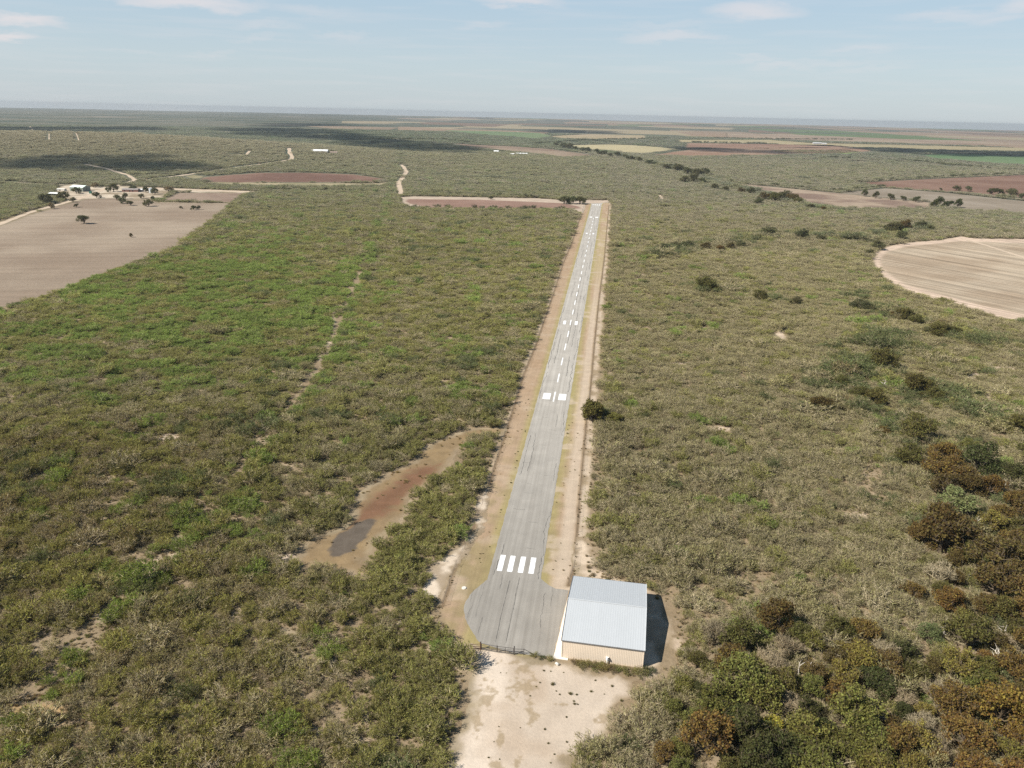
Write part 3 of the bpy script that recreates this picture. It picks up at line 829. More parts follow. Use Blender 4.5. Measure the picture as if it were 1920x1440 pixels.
for x, y in ((-0.1, -0.1), (HW - 0.05, -0.1), (HW - 0.05, HL - 0.05), (-0.1, HL - 0.05)):
    mb = MB(); mb.box(x, x + 0.15, y, y + 0.15, 0, HE - 0.18); mb.build('corner_trim', TANM, hangar)
WMET = plain('white_metal', (0.74, 0.74, 0.72), 0.4, 0, 0.05, 3)
mb = MB(); mb.tube([(10.55, -0.42, 0.5), (10.55, -0.42, 1.75), (10.55, -0.46, 1.95), (10.55, -0.62, 2.05), (10.55, -0.78, 1.95), (10.55, -0.80, 1.75)], 0.14, 10)
v = mb.build('vent_pipe', WMET, hangar)
mb = MB(); mb.box(10.2, 10.9, -0.40, -0.07, 1.2, 1.9); mb.build('meter_box', WMET, v)
mb = MB(); mb.tube([(HW - 2.2, -0.35, 0.1), (HW - 1.2, -0.3, 0.55), (HW - 0.2, -0.2, 0.9)], 0.03, 6); mb.build('guy_wire', TRIMM, hangar)

slab = [(-1.05, HL * 0.985), (-0.02, HL * 0.985), (-0.02, -0.02), (0.95, -0.12), (1.5, -0.12), (1.5, -0.85), (-1.95, -0.75), (-1.75, 2.0)]
mb = MB()
n = len(slab)
mb.add([(x, y, 0.0) for x, y in slab] + [(x, y, 0.11) for x, y in slab], [tuple(range(2 * n - 1, n - 1, -1))] + [(i, i + n, (i + 1) % n + n, (i + 1) % n) for i in range(n)])
me = mb.mesh('concrete_apron')
o = link('concrete_apron', me, CONC, None, (HO[0], HO[1], 0), HTH); o['kind'] = 'structure'
bm = bmesh.new(); bm.from_mesh(me); bmesh.ops.recalc_face_normals(bm, faces=bm.faces); bm.to_mesh(me); bm.free()

# ---------------------------------------------------------------- gate, fences, small things
RUST = plain('rusty_pipe', (0.12, 0.068, 0.042), 0.8, 0.2, 0.3, 2)
DPIPE = plain('weathered_pipe', (0.085, 0.075, 0.068), 0.7, 0.2, 0.25, 2)
G = W([(883, 1219), (901, 1218), (932, 1223.5), (964, 1227.5), (982, 1228), (1000, 1231.5)])
def seg_frame(p, q):
    d = q - p
    return math.atan2(d[1], d[0]), float(np.linalg.norm(d))
gp = []
for i, (p, lab, h, r) in enumerate(((G[1], 'thick rusty pipe gate post at the left end of the gate', 2.1, 0.17), (G[3], 'dark pipe gate post between gate and short pipe fence', 2.3, 0.13))):
    mb = MB(); mb.tube([(0, 0, 0), (0, 0, h)], r, 10)
    t = empty('gate_post', (p[0], p[1], 0)); tag(t, lab, 'gate post')
    mb.build('post', RUST if i == 0 else DPIPE, t)
    mb = MB(); mb.tube([(0, 0, h), (0, 0, h + 0.06)], r + 0.02, 10); mb.build('cap', DPIPE, t)
def gate_leaf(p, q, label, rise):
    a, L = seg_frame(p, q)
    t = empty('pipe_gate', (p[0], p[1], 0), a); tag(t, label, 'gate')
    x0, x1 = 0.22, L - 0.06
    mb = MB()
    mb.tube([(x0, 0, 0.2), (x1, 0, 0.2)], 0.06); mb.tube([(x0, 0, 1.75), (x1, 0, 1.75)], 0.06)
    mb.tube([(x0, 0, 0.2), (x0, 0, 1.75)], 0.07); mb.tube([(x1, 0, 0.2), (x1, 0, 1.95)], 0.075)
    mb.build('frame', DPIPE, t)
    for z in (0.75, 1.25):
        mb = MB(); mb.tube([(x0, 0, z), (x1, 0, z)], 0.045); mb.build('rail', DPIPE, t)
    mb = MB(); mb.tube([((x0 + x1) / 2, 0, 0.2), ((x0 + x1) / 2, 0, 1.75)], 0.055); mb.build('upright', DPIPE, t)
    mb = MB(); mb.tube([(x0 if rise else x1, 0, 0.22), ((x0 + x1) / 2, 0, 1.0)], 0.05); mb.build('brace', DPIPE, t)
gate_leaf(G[1], G[2], 'left leaf of the pipe gate, hung on the rusty post', True)
gate_leaf(G[3], G[2], 'right leaf of the pipe gate, hung on the dark post', True)
def pipe_panel(p, q, label, mt, tail=None):
    a, L = seg_frame(p, q)
    t = empty('pipe_fence', (p[0], p[1], 0), a); tag(t, label, 'fence')
    mb = MB(); mb.tube([(L, 0, 0), (L, 0, 1.75)], 0.07); mb.build('post', mt, t)
    for z in (0.45, 1.0, 1.6):
        mb = MB(); mb.tube([(0.18, 0, z), (L, 0, z)], 0.065); mb.build('rail', mt, t)
    mb = MB(); mb.tube([(0.15, 0, 0.1), (L * 0.8, 0, 1.0)], 0.045); mb.build('brace', mt, t)
    if tail:
        mb = MB(); mb.tube([(L, 0, 1.65), (L + tail, 0, 0.1)], 0.06); mb.build('brace', mt, t)
    return t
pipe_panel(G[1], G[0], 'short rusty pipe fence panel left of the gate', RUST)
pipe_panel(G[3], G[4], 'short dark pipe fence panel right of the gate with slanting brace', DPIPE, 2.6)

WIRE = plain('fence_wire', (0.20, 0.18, 0.16), 0.6, 0.5, 0.2, 2)
POST = plain('fence_post_wood', (0.15, 0.11, 0.08), 0.9, 0, 0.3, 3)
def wire_fence(line, label, group):
    t = empty('wire_fence', (line[0][0], line[0][1], 0)); tag(t, label, 'fence')
    base = line[0]
    L = [0.0]
    for p, q in zip(line[:-1], line[1:]): L.append(L[-1] + float(np.linalg.norm(q - p)))
    n = min(99, int(L[-1] / 8.5)); pos = []
    for k in range(n + 1):
        s = L[-1] * k / n
        j = max(i for i in range(len(L)) if L[i] <= s + 1e-6); j = min(j, len(L) - 2)
        p = line[j] + (line[j + 1] - line[j]) * ((s - L[j]) / (L[j + 1] - L[j]))
        pos.append(p - base)
    mbp = MB(); mbp.tube([(0, 0, 0), (0.02, 0, 2.1)], [0.055, 0.05], 6); me = mbp.mesh('post')
    me.materials.append(POST)
    for p in pos:
        o = bpy.data.objects.new('post', me); COL.objects.link(o); o.parent = t
        o.location = (p[0], p[1], 0); o.rotation_euler = (random.gauss(0, 0.02), random.gauss(0, 0.02), random.uniform(0, 6))
    for z in (0.3, 0.7, 1.1, 1.5, 1.95):
        mb = MB(); mb.tube([(p[0], p[1], z) for p in pos], 0.014, 4); mb.build('wire', WIRE, t)
wire_fence(fence_left, 'long wire fence with thin posts along the left side of the runway', None)
wire_fence(fence_right, 'long wire fence with thin posts along the right side of the runway', None)

def rock(name, loc, r, m, seed, squash=0.75):
    bm = bmesh.new(); bmesh.ops.create_icosphere(bm, subdivisions=3, radius=1.0)
    rr = random.Random(seed); off = [Vector((rr.uniform(-1, 1), rr.uniform(-1, 1), rr.uniform(-1, 1))).normalized() for _ in range(9)]
    for v in bm.verts:
        k = 1.0
        for o in off:
            d = v.co.normalized().dot(o)
            if d > 0.62: k -= (d - 0.62) * 0.55
        v.co = v.co * k * r; v.co.z *= squash
    me = bpy.data.meshes.new(name); bm.to_mesh(me); bm.free()
    o = link(name, me, m, None, loc); return o
STONE = plain('white_stone', (0.58, 0.55, 0.49), 0.9, 0, 0.2, 2)
rk = W([(1045, 1247)])[0]
tag(rock('boulder', (rk[0], rk[1], 0.3), 0.6, STONE, 4), 'white boulder in the weeds at the near corner of the concrete apron', 'boulder')
ld = W([(870, 1103)])[0]
t = empty('well_lid', (ld[0], ld[1], 0)); tag(t, 'round pale concrete lid in the grass left of the apron', 'well lid')
mb = MB(); mb.tube([(0, 0, 0), (0, 0, 0.22)], 0.62, 24); mb.build('rim', CONC, t)
mb = MB(); mb.tube([(0, 0, 0.22), (0, 0, 0.28)], 0.5, 20); mb.build('lid', STONE, t)

# ---------------------------------------------------------------- plants: the meshes
LEAF = leaf_material('leaves')
BARK = bark_material('grey_twigs', (0.355, 0.295, 0.20), 0.3)
DBARK = bark_material('dark_bark', (0.115, 0.09, 0.066), 0.1)
PBARK = plain('bleached_wood', (0.55, 0.49, 0.41), 0.9, 0, 0.2, 1.5, 0.1)

def quads(cent, size, r, up=0.5, aspect=1.0):
    n = len(cent)
    nr = r.normal(size=(n, 3)); nr[:, 2] = np.abs(nr[:, 2]) * (1 + up)
    nr /= np.linalg.norm(nr, axis=1)[:, None]
    t = np.cross(nr, r.normal(size=(n, 3))); t /= np.linalg.norm(t, axis=1)[:, None] + 1e-9
    b = np.cross(nr, t)
    s = size * r.uniform(0.6, 1.35, n)[:, None]
    t = t * s * 0.5; b = b * s * 0.5 * aspect
    return np.stack([cent - t - b, cent + t - b * 0.4, cent + t * 0.6 + b, cent - t * 0.7 + b * 0.8], 1).reshape(-1, 3)

def quad_mesh(name, v, m):
    n = len(v) // 4
    me = bpy.data.meshes.new(name)
    me.vertices.add(len(v)); me.vertices.foreach_set('co', v.astype(np.float32).ravel())
    me.loops.add(4 * n); me.loops.foreach_set('vertex_index', np.arange(4 * n, dtype=np.int32))
    me.polygons.add(n); me.polygons.foreach_set('loop_start', np.arange(0, 4 * n, 4, dtype=np.int32))
    me.update(calc_edges=True); me.materials.append(m)
    return me

def twig_quads(a, b, w, r):
    """thin ribbons from a to b"""
    d = b - a
    s = np.cross(d, r.normal(size=a.shape)); s /= np.linalg.norm(s, axis=1)[:, None] + 1e-9
    w = np.asarray(w).reshape(-1, 1) * 0.5
    return np.stack([a - s * w, a + s * w, b + s * w * 0.35, b - s * w * 0.35], 1).reshape(-1, 3)

def make_shrub(seed, R=2.2, Hh=2.7, stems=12, subs=6, twigs=5, leaves=700, lsize=0.17, tw=0.05, lift=0.15, clump=0.34):
    r = np.random.default_rng(seed)
    mb = MB(); ta, tb, twd = [], [], []; ends = []
    lean = r.normal(0, 0.18, 2)
    for i in range(stems):
        az = 2 * math.pi * (i + r.uniform(-0.45, 0.45)) / stems
        rad = R * math.sqrt(r.uniform(0.06, 1.0)) * r.uniform(0.8, 1.1)
        top = Hh * (0.45 + 0.55 * (1 - (rad / R) ** 2 * 0.75)) * r.uniform(0.75, 1.12)
        tip = np.array([math.cos(az) * rad + lean[0] * top, math.sin(az) * rad + lean[1] * top, top])
        base = np.array([math.cos(az), math.sin(az), 0]) * r.uniform(0.05, 0.4)
        pts = []
        for k in range(5):
            t = k / 4
            p = base * (1 - t) + tip * t
            p[2] = top * (t ** (0.75 if rad > R * 0.5 else 1.0))
            p[:2] += r.normal(0, 0.09, 2) * (k > 0)
            pts.append(p)
        mb.tube(pts, [0.065, 0.05, 0.038, 0.028, 0.016], 4)
        for _ in range(subs):
            t = r.uniform(0.3, 1.0); k = min(int(t * 4), 3); p = pts[k] + (pts[k + 1] - pts[k]) * (t * 4 - k)
            d = (tip - base) / np.linalg.norm(tip - base) + r.normal(0, 0.75, 3); d[2] += 0.25; d /= np.linalg.norm(d)
            q = p + d * r.uniform(0.4, 1.0) * R / 2.2; q[2] = max(q[2], lift)
            ta.append(p); tb.append(q); twd.append(tw * 1.3); ends.append(q)
            for _ in range(twigs):
                u = r.uniform(0.2, 1.0); p2 = p + (q - p) * u
                d2 = d + r.normal(0, 0.7, 3); d2[2] += 0.2; d2 /= np.linalg.norm(d2)
                q2 = p2 + d2 * r.uniform(0.25, 0.65); q2[2] = max(q2[2], lift)
                ta.append(p2); tb.append(q2); twd.append(tw); ends.append(q2)
    br = twig_quads(np.array(ta), np.array(tb), np.array(twd), r)
    ends = np.array(ends)
    c = ends[r.integers(0, len(ends), leaves)] + r.normal(0, clump * 0.5, (leaves, 3))
    c[:, 2] = np.maximum(c[:, 2], lift * 0.5)
    # leafy sprays stand along the twigs, the rest are small leaves
    nh = int(leaves * 0.55); a = c[:nh]; d = a - np.array([0, 0, 0.3]); d /= np.linalg.norm(d, axis=1)[:, None] + 1e-9
    d = d + r.normal(0, 0.45, d.shape); d[:, 2] = np.abs(d[:, 2]) + 0.25; d /= np.linalg.norm(d, axis=1)[:, None]
    sp_ = twig_quads(a, a + d * r.uniform(0.22, 0.55, nh)[:, None], r.uniform(0.06, 0.13, nh), r)
    lv = np.concatenate([sp_, quads(c[nh:], lsize * 0.85, r, 0.5, 0.7)])
    # the branch mesh: stems and twigs together
    me = bpy.data.meshes.new('branches')
    sv = np.array(mb.v); fs = list(mb.f); n0 = len(sv)
    fs += [(n0 + 4 * i, n0 + 4 * i + 1, n0 + 4 * i + 2, n0 + 4 * i + 3) for i in range(len(br) // 4)]
    me.from_pydata(np.concatenate([sv, br]).tolist(), [], fs); me.update(); me.materials.append(BARK)
    return me, quad_mesh('foliage', lv, LEAF)

def make_tree(seed, R=3.6, Hh=6.2, clumps=16, per=260, lsize=0.27, trunk=1.4, dense=0.85, flat=0.62, twigs=0, bark=None, crown_low=0.30):
    r = np.random.default_rng(seed)
    mb = MB(); cs = []
    top = np.array([r.normal(0, 0.3), r.normal(0, 0.3), trunk])
    mb.tube([(0, 0, -0.1), top * 0.55 + (0.08, 0, 0), top], [0.30, 0.24, 0.20], 8)
    for i in range(clumps):
        az = 2.399963 * i + r.uniform(-0.4, 0.4); f = math.sqrt((i + 0.5) / clumps) * r.uniform(0.75, 1.08)
        rad = f * R * 0.86
        z = Hh * (crown_low + (1 - crown_low) * 0.86 * math.sqrt(max(0.0, 1 - f * f * 0.92))) * r.uniform(0.80, 1.06)
        z *= r.uniform(0.72, 1.10)
        c = np.array([math.cos(az) * rad, math.sin(az) * rad, z])
        cr_ = R * r.uniform(0.17, 0.40)
        cs.append((c, cr_))
        mid = top * 0.5 + c * 0.5 + r.normal(0, 0.25, 3) - np.array([0, 0, 0.3])
        mb.tube([top, mid, c], [0.13, 0.08, 0.03], 5)
        for _ in range(4):
            e = c + r.normal(0, cr_ * 0.6, 3); mb.tube([mid * 0.4 + c * 0.6, e], [0.04, 0.012], 4)
    pts = []
    for c, q in cs:
        n = int(per * (q / (R * 0.32)) ** 2)
        d = r.normal(size=(n, 3)); d /= np.linalg.norm(d, axis=1)[:, None]
        rr = q * r.uniform(0.45, 1.0, n) ** 0.6
        lump = 1 + 0.28 * np.sin(d[:, 0] * 5 + c[0] * 3) * np.cos(d[:, 1] * 4 + c[1]) + 0.2 * np.sin(d[:, 2] * 7 + c[2])
        p = c + d * (rr * lump)[:, None] * np.array([1, 1, flat + 0.18])
        pts.append(p)
    p = np.concatenate(pts); p[:, 2] = np.maximum(p[:, 2], 0.35)
    lv = quads(p, lsize, r, 0.5, 0.85)
    if twigs:
        k = r.integers(0, len(p), twigs); a = p[k]; b = a + r.normal(0, 0.35, a.shape) + np.array([0, 0, 0.25])
        tv = twig_quads(a, b, np.full(twigs, 0.06), r)
        n0 = len(mb.v); mb.v += tv.tolist(); mb.f += [(n0 + 4 * i, n0 + 4 * i + 1, n0 + 4 * i + 2, n0 + 4 * i + 3) for i in range(twigs)]
    tm = mb.mesh('trunk'); tm.materials.append(bark or DBARK)
    return tm, quad_mesh('crown', lv, LEAF)

SHR = []        # (branches, foliage, class)
for i in range(4): SHR.append((*make_shrub(100 + i, R=2.3, Hh=2.7, stems=13, subs=7, twigs=6, leaves=520, lsize=0.16, tw=0.055, clump=0.28), 'twiggy'))
for i in range(4): SHR.append((*make_shrub(200 + i, R=2.2, Hh=2.6, stems=12, subs=6, twigs=4, leaves=1100, lsize=0.18, tw=0.05, clump=0.26), 'leafy'))
for i in range(2): SHR.append((*make_shrub(300 + i, R=1.6, Hh=1.7, stems=11, subs=5, twigs=4, leaves=800, lsize=0.17, tw=0.045), 'low'))
for i in range(2): SHR.append((*make_shrub(400 + i, R=2.4, Hh=3.4, stems=9, subs=7, twigs=5, leaves=1500, lsize=0.21, tw=0.055, clump=0.45), 'dense'))
CLS = {c: [i for i, s in enumerate(SHR) if s[2] == c] for c in ('twiggy', 'leafy', 'low', 'dense')}

TREE = {}
TREE['oak'] = [make_tree(500 + i, R=3.8, Hh=6.0, clumps=19, per=250, lsize=0.26, twigs=350) for i in range(4)]
TREE['rust'] = [make_tree(520 + i, R=3.5, Hh=5.8, clumps=17, per=230, lsize=0.25, twigs=500) for i in range(3)]
TREE['bare'] = [make_tree(540 + i, R=3.2, Hh=5.2, clumps=14, per=90, lsize=0.18, twigs=1700, bark=BARK) for i in range(2)]
TREE['juniper'] = [make_tree(560, R=2.5, Hh=5.4, clumps=26, per=260, lsize=0.24, trunk=0.4, flat=0.9, crown_low=0.0)]
TREE['field'] = [make_tree(570 + i, R=3.6, Hh=5.6, clumps=15, per=190, lsize=0.34, trunk=1.1, crown_low=0.14) for i in range(3)]

# ---------------------------------------------------------------- trees one can tell apart
ORD = ['', 'first', 'second', 'third', 'fourth', 'fifth', 'sixth', 'seventh', 'eighth', 'ninth', 'tenth', 'eleventh', 'twelfth', 'thirteenth', 'fourteenth', 'fifteenth', 'sixteenth', 'seventeenth', 'eighteenth', 'nineteenth', 'twentieth'] + ['twenty-' + w for w in ('first', 'second', 'third', 'fourth', 'fifth', 'sixth', 'seventh', 'eighth', 'ninth')]
pending = []     # (object, phrase, place, screen x)
TINTS = {'dark': (0.088, 0.092, 0.034), 'darkolive': (0.135, 0.122, 0.040), 'green': (0.172, 0.168, 0.048), 'rust': (0.195, 0.124, 0.040), 'rustdark': (0.142, 0.102, 0.037),
         'orange': (0.235, 0.145, 0.038), 'tan': (0.28, 0.215, 0.12), 'yellow': (0.38, 0.31, 0.06), 'olive': (0.220, 0.185, 0.052), 'lightgreen': (0.20, 0.22, 0.09), 'field': (0.125, 0.122, 0.058), 'creek': (0.125, 0.122, 0.056)}  # the creek tint is paler and greyer, with distance haze mixed in
WORD = {'dark': 'dark green tree', 'darkolive': 'dark olive tree', 'green': 'green leafy tree', 'rust': 'rust brown tree', 'rustdark': 'dark brown tree', 'orange': 'orange autumn tree',
        'tan': 'half bare tan tree', 'yellow': 'bright yellow tree', 'olive': 'olive yellow tree', 'lightgreen': 'pale green tree', 'field': 'round green tree', 'creek': 'grey green tree'}
NAME = {'oak': 'evergreen_tree', 'rust': 'autumn_tree', 'bare': 'bare_tree', 'juniper': 'juniper_tree', 'field': 'pasture_tree'}
ALLTREES = []    # x, y, radius
def place_tree(px, py, wpx, tint, kind=None, place=None, label=None, group=None, hk=1.0, base=False):
    kind = kind or ('bare' if tint == 'tan' else 'rust' if tint in ('rust', 'rustdark', 'orange', 'olive', 'yellow') else 'oak')
    x, y = P(px, py, 0 if base else 2.6); x, y = float(x), float(y)
    _, _, f = project(np.array(x), np.array(y), 2.0)
    w = wpx / F * float(f)
    i = random.randrange(len(TREE[kind])); tm, cm = TREE[kind][i]
    ref = {'oak': 7.4, 'rust': 6.9, 'bare': 6.2, 'juniper': 4.6, 'field': 7.0}[kind]
    s = w / ref
    t = empty(NAME[kind], (x, y, float(height(x, y))), random.uniform(0, 6.28))
    sz = s * hk if s > 0.7 else s ** 0.7 * hk
    t.scale = (s, s * random.uniform(0.9, 1.1), sz * random.uniform(0.92, 1.08))
    tag(t, label, 'tree', group)
    a = bpy.data.objects.new('trunk', tm); b = bpy.data.objects.new('crown', cm)
    c = np.array(TINTS[tint]) * random.uniform(0.82, 1.18) * np.array([random.uniform(0.92, 1.08), 1, 1])
    for q in (a, b):
        COL.objects.link(q); q.parent = t; q['tint'] = [float(v) for v in c]
    if label is None: pending.append((t, WORD[tint], place, px))
    ALLTREES.append((x, y, w * 0.5))
    return t

Z5 = lambda x, y: (1280 + x / 3, 1000 + y / 3)
def corner_place(px, py):
    if py > 1362: return 'along the bottom edge right of the dirt lot', 'trees along the bottom edge'
    if py > 1282: return 'in the wood one row above the bottom edge', 'trees one row above the bottom edge'
    if py > 1205: return 'in the wood level with the hangar front', 'trees level with the hangar front'
    if py > 1090: return 'in the wood level with the hangar roof', 'trees level with the hangar roof'
    if py > 950: return 'at the right edge above the hangar roof', 'trees at the right edge above the hangar'
    if py > 840: return 'in the rust coloured grove near the right edge', 'trees of the rust coloured grove'
    return 'in the creek brush left of the grove', 'trees in the creek brush'
corner = [(520, 520, 200, 'rustdark'), (310, 620, 180, 'darkolive'), (345, 560, 90, 'rust'), (510, 730, 160, 'tan'), (280, 740, 180, 'rust'), (880, 560, 160, 'darkolive'), (1030, 580, 150, 'rust'),
 (1000, 720, 180, 'olive'), (1150, 760, 160, 'rustdark'), (1100, 860, 180, 'dark'), (1310, 800, 150, 'darkolive'), (1600, 600, 220, 'darkolive'), (1500, 400, 150, 'rust'), (1450, 70, 260, 'rustdark'),
 (1760, 320, 250, 'rustdark'), (1690, 190, 130, 'darkolive'), (1850, 100, 170, 'rust'), (1560, 790, 200, 'olive'), (1650, 860, 180, 'green'), (1850, 780, 200, 'rust'), (1870, 440, 150, 'rust'),
 (330, 880, 250, 'green'), (450, 950, 220, 'green'), (190, 980, 200, 'green'), (870, 930, 170, 'rust'), (620, 980, 150, 'tan'), (720, 870, 150, 'green'), (900, 830, 170, 'olive'), (560, 850, 180, 'darkolive'),
 (510, 1100, 140, 'yellow'), (690, 1150, 220, 'green'), (960, 1060, 260, 'green'), (1050, 1160, 200, 'green'), (380, 1200, 260, 'dark'), (560, 1270, 220, 'dark'), (140, 1200, 280, 'rust'),
 (1200, 1210, 200, 'rust'), (1320, 1170, 170, 'olive'), (1520, 1010, 240, 'rust'), (1600, 1170, 230, 'rust'), (1780, 1030, 260, 'orange'), (1890, 1170, 160, 'orange'), (900, 1220, 220, 'green'), (1850, 1260, 170, 'olive'),
 (740, 1280, 220, 'green'), (1060, 1300, 220, 'green'), (1290, 1310, 150, 'olive'), (1780, 450, 160, 'darkolive'), (1700, 420, 130, 'rustdark'), (1890, 560, 150, 'darkolive'), (1760, 620, 120, 'rustdark'), (1900, 260, 170, 'rustdark'),
 (1900, 920, 160, 'rustdark'), (1240, 930, 110, 'tan'), (1430, 930, 150, 'tan'), (1350, 1060, 130, 'tan'), (700, 1000, 140, 'dark'), (800, 1130, 150, 'dark'), (300, 1060, 170, 'dark'), (1180, 1090, 130, 'rustdark'), (180, 860, 130, 'tan'),
 (1700, 760, 130, 'green'), (1580, 480, 110, 'olive'), (1230, 660, 130, 'dark'), (1400, 560, 110, 'lightgreen'), (1950, 1050, 220, 'orange'), (1990, 700, 220, 'rust'), (1980, 400, 220, 'rustdark'), (1980, 150, 220, 'rustdark'), (420, 1380, 260, 'dark'), (760, 1400, 260, 'green'), (1120, 1420, 240, 'olive'), (1640, 1390, 220, 'rust'), (1880, 1400, 200, 'rust')]
for x, y, w, t in corner:
    px, py = Z5(x, y); pl, gr = corner_place(px, py)
    place_tree(px, py, w / 3 * 1.22, t, place=pl, group=gr)
Z8 = lambda x, y: (1040 + x / 2.182, 640 + y / 2.182)
for x, y, w, t in [(1165, 165, 80, 'dark'), (1250, 215, 90, 'dark'), (1310, 235, 110, 'dark'), (1480, 195, 140, 'dark'), (1340, 100, 140, 'dark'), (1090, 265, 110, 'rustdark'), (1490, 385, 165, 'dark'), (1450, 485, 110, 'darkolive'),
                   (1560, 540, 120, 'rust'), (1640, 570, 130, 'rust'), (1600, 610, 120, 'rustdark'), (1690, 600, 110, 'rustdark'), (1740, 525, 150, 'dark'), (1780, 605, 110, 'rust'), (1640, 700, 150, 'lightgreen'), (1790, 765, 120, 'olive'), (1600, 830, 220, 'rustdark'), (1500, 800, 110, 'rustdark'),
                   (1800, 930, 200, 'rustdark'), (1900, 680, 120, 'rust'), (1890, 790, 130, 'darkolive'), (1680, 880, 110, 'darkolive'), (1350, 360, 60, 'rust'), (1330, 380, 70, 'darkolive'), (1890, 350, 120, 'darkolive'), (1700, 430, 90, 'green'), (1590, 480, 110, 'rust'), (1880, 560, 110, 'dark'), (1230, 110, 80, 'rustdark'), (1560, 220, 90, 'darkolive'), (1960, 480, 130, 'darkolive'), (1960, 720, 150, 'rustdark'), (1970, 900, 170, 'rustdark')]:
    px, py = Z8(x, y); pl, gr = corner_place(px, py)
    t = {'dark': 'darkolive'}.get(t, t) if py < 840 else t
    place_tree(px, py, w / 2.182 * (0.9 if py < 840 else 1.1), t, place=pl, group=gr, hk=0.85 if py < 840 else 1.0)
# dark trees farther along the creek and round the circular field
mid = [(130, 1085, 150, 'dark', 0), (180, 1095, 80, 'dark', 0), (440, 1130, 90, 'dark', 0), (1250, 1240, 120, 'dark', 0), (1310, 1265, 100, 'dark', 0), (1440, 1330, 130, 'dark', 0), (1520, 1330, 110, 'dark', 0), (1390, 1320, 80, 'darkolive', 0), (1180, 1230, 60, 'rust', 0), (1010, 1185, 100, 'darkolive', 0), (1060, 1195, 60, 'darkolive', 0), (960, 1180, 70, 'darkolive', 0), (640, 1160, 80, 'darkolive', 0),
       (480, 785, 110, 'dark', 1), (430, 800, 60, 'darkolive', 1), (670, 795, 90, 'dark', 1), (780, 803, 60, 'dark', 1), (970, 800, 80, 'dark', 1), (1190, 770, 110, 'dark', 1), (1150, 750, 60, 'dark', 1), (1250, 740, 90, 'rustdark', 1), (1340, 740, 80, 'darkolive', 1), (1390, 750, 60, 'darkolive', 1), (1100, 850, 80, 'dark', 1), (1050, 880, 60, 'darkolive', 1), (1230, 800, 80, 'darkolive', 1),
       (20, 850, 90, 'darkolive', 1), (130, 860, 80, 'rustdark', 1), (210, 860, 60, 'rust', 1), (270, 850, 60, 'rustdark', 1), (330, 840, 60, 'darkolive', 1), (220, 880, 40, 'dark', 1), (-40, 850, 80, 'dark', 1), (-110, 860, 90, 'darkolive', 1)]
for x, y, w, t, row in mid:
    px, py = Z4(x, y)
    t = {'dark': 'creek' if row else 'darkolive', 'darkolive': 'creek'}.get(t, t)  # farther trees get lighter tints, haze painted into their crowns
    place_tree(px, py, w / 3 * 0.95, t, hk=0.8, place=('in the brush below the circular field', 'in the tree line left of the circular field top')[row], group=('trees below the circular field', 'trees in line with the top of the circular field')[row])
far_creek = [(130, 440, 60), (80, 450, 70), (30, 440, 60), (-30, 420, 60), (-90, 410, 50), (60, 480, 70), (10, 480, 60), (110, 485, 50), (570, 580, 90), (610, 590, 80), (520, 590, 80), (460, 580, 70), (380, 545, 60), (330, 540, 50), (240, 530, 50), (180, 520, 50), (430, 600, 60), (650, 600, 60), (720, 628, 50), (790, 636, 40)]
for x, y, w in far_creek:
    px, py = Z4(x, y)
    place_tree(px, py, w / 3 * 1.0, random.choice(['creek', 'darkolive', 'rustdark']) if x > 300 else 'creek', hk=0.8, place='in the far creek wood right of the runway end', group='trees of the far creek wood')

# the wood closes up between the trees one sees first
cornerpoly = [(1245, 1345), (1330, 1185), (1480, 1160), (1640, 1200), (1780, 1010), (1850, 960), (1925, 950), (1925, 1445), (1230, 1445)]
fr_ = random.Random(17); placed = 0; tries = 0
while placed < 44 and tries < 3000:
    tries += 1
    px, py = fr_.uniform(1240, 1935), fr_.uniform(960, 1440)
    if sdist(np.array([px]), np.array([py]), cornerpoly)[0] < 0: continue
    x, y = P(px, py, 2.6)
    if any((x - a) ** 2 + (y - b) ** 2 < (0.62 * r + 1.6) ** 2 for a, b, r in ALLTREES): continue
    pl, gr = corner_place(px, py)
    t = fr_.choice(['rustdark', 'rust', 'darkolive', 'olive', 'tan', 'rustdark'] if py < 1280 or px > 1700 else ['green', 'darkolive', 'dark', 'green', 'rust'])
    place_tree(px, py, fr_.uniform(32, 58), t, place=pl, group=gr); placed += 1
for i in range(24):
    q = i / 23; px = 1040 + 245 * q + fr_.uniform(-5, 5); py = 274 + 46 * q ** 1.15 + fr_.uniform(-1.5, 1.5)
    place_tree(px, py, fr_.uniform(10, 17), 'creek', hk=0.75, place='in the winding tree line before the far yellow field', group='trees of the winding far tree line')
place_tree(1112, 791, 44, 'darkolive', 'juniper', label='lone dark green juniper at the right fence halfway down the runway', hk=1.0, base=True)
place_tree(1152, 784, 36, 'green', 'oak', label='low green bushy tree just right of the lone juniper', hk=0.7)
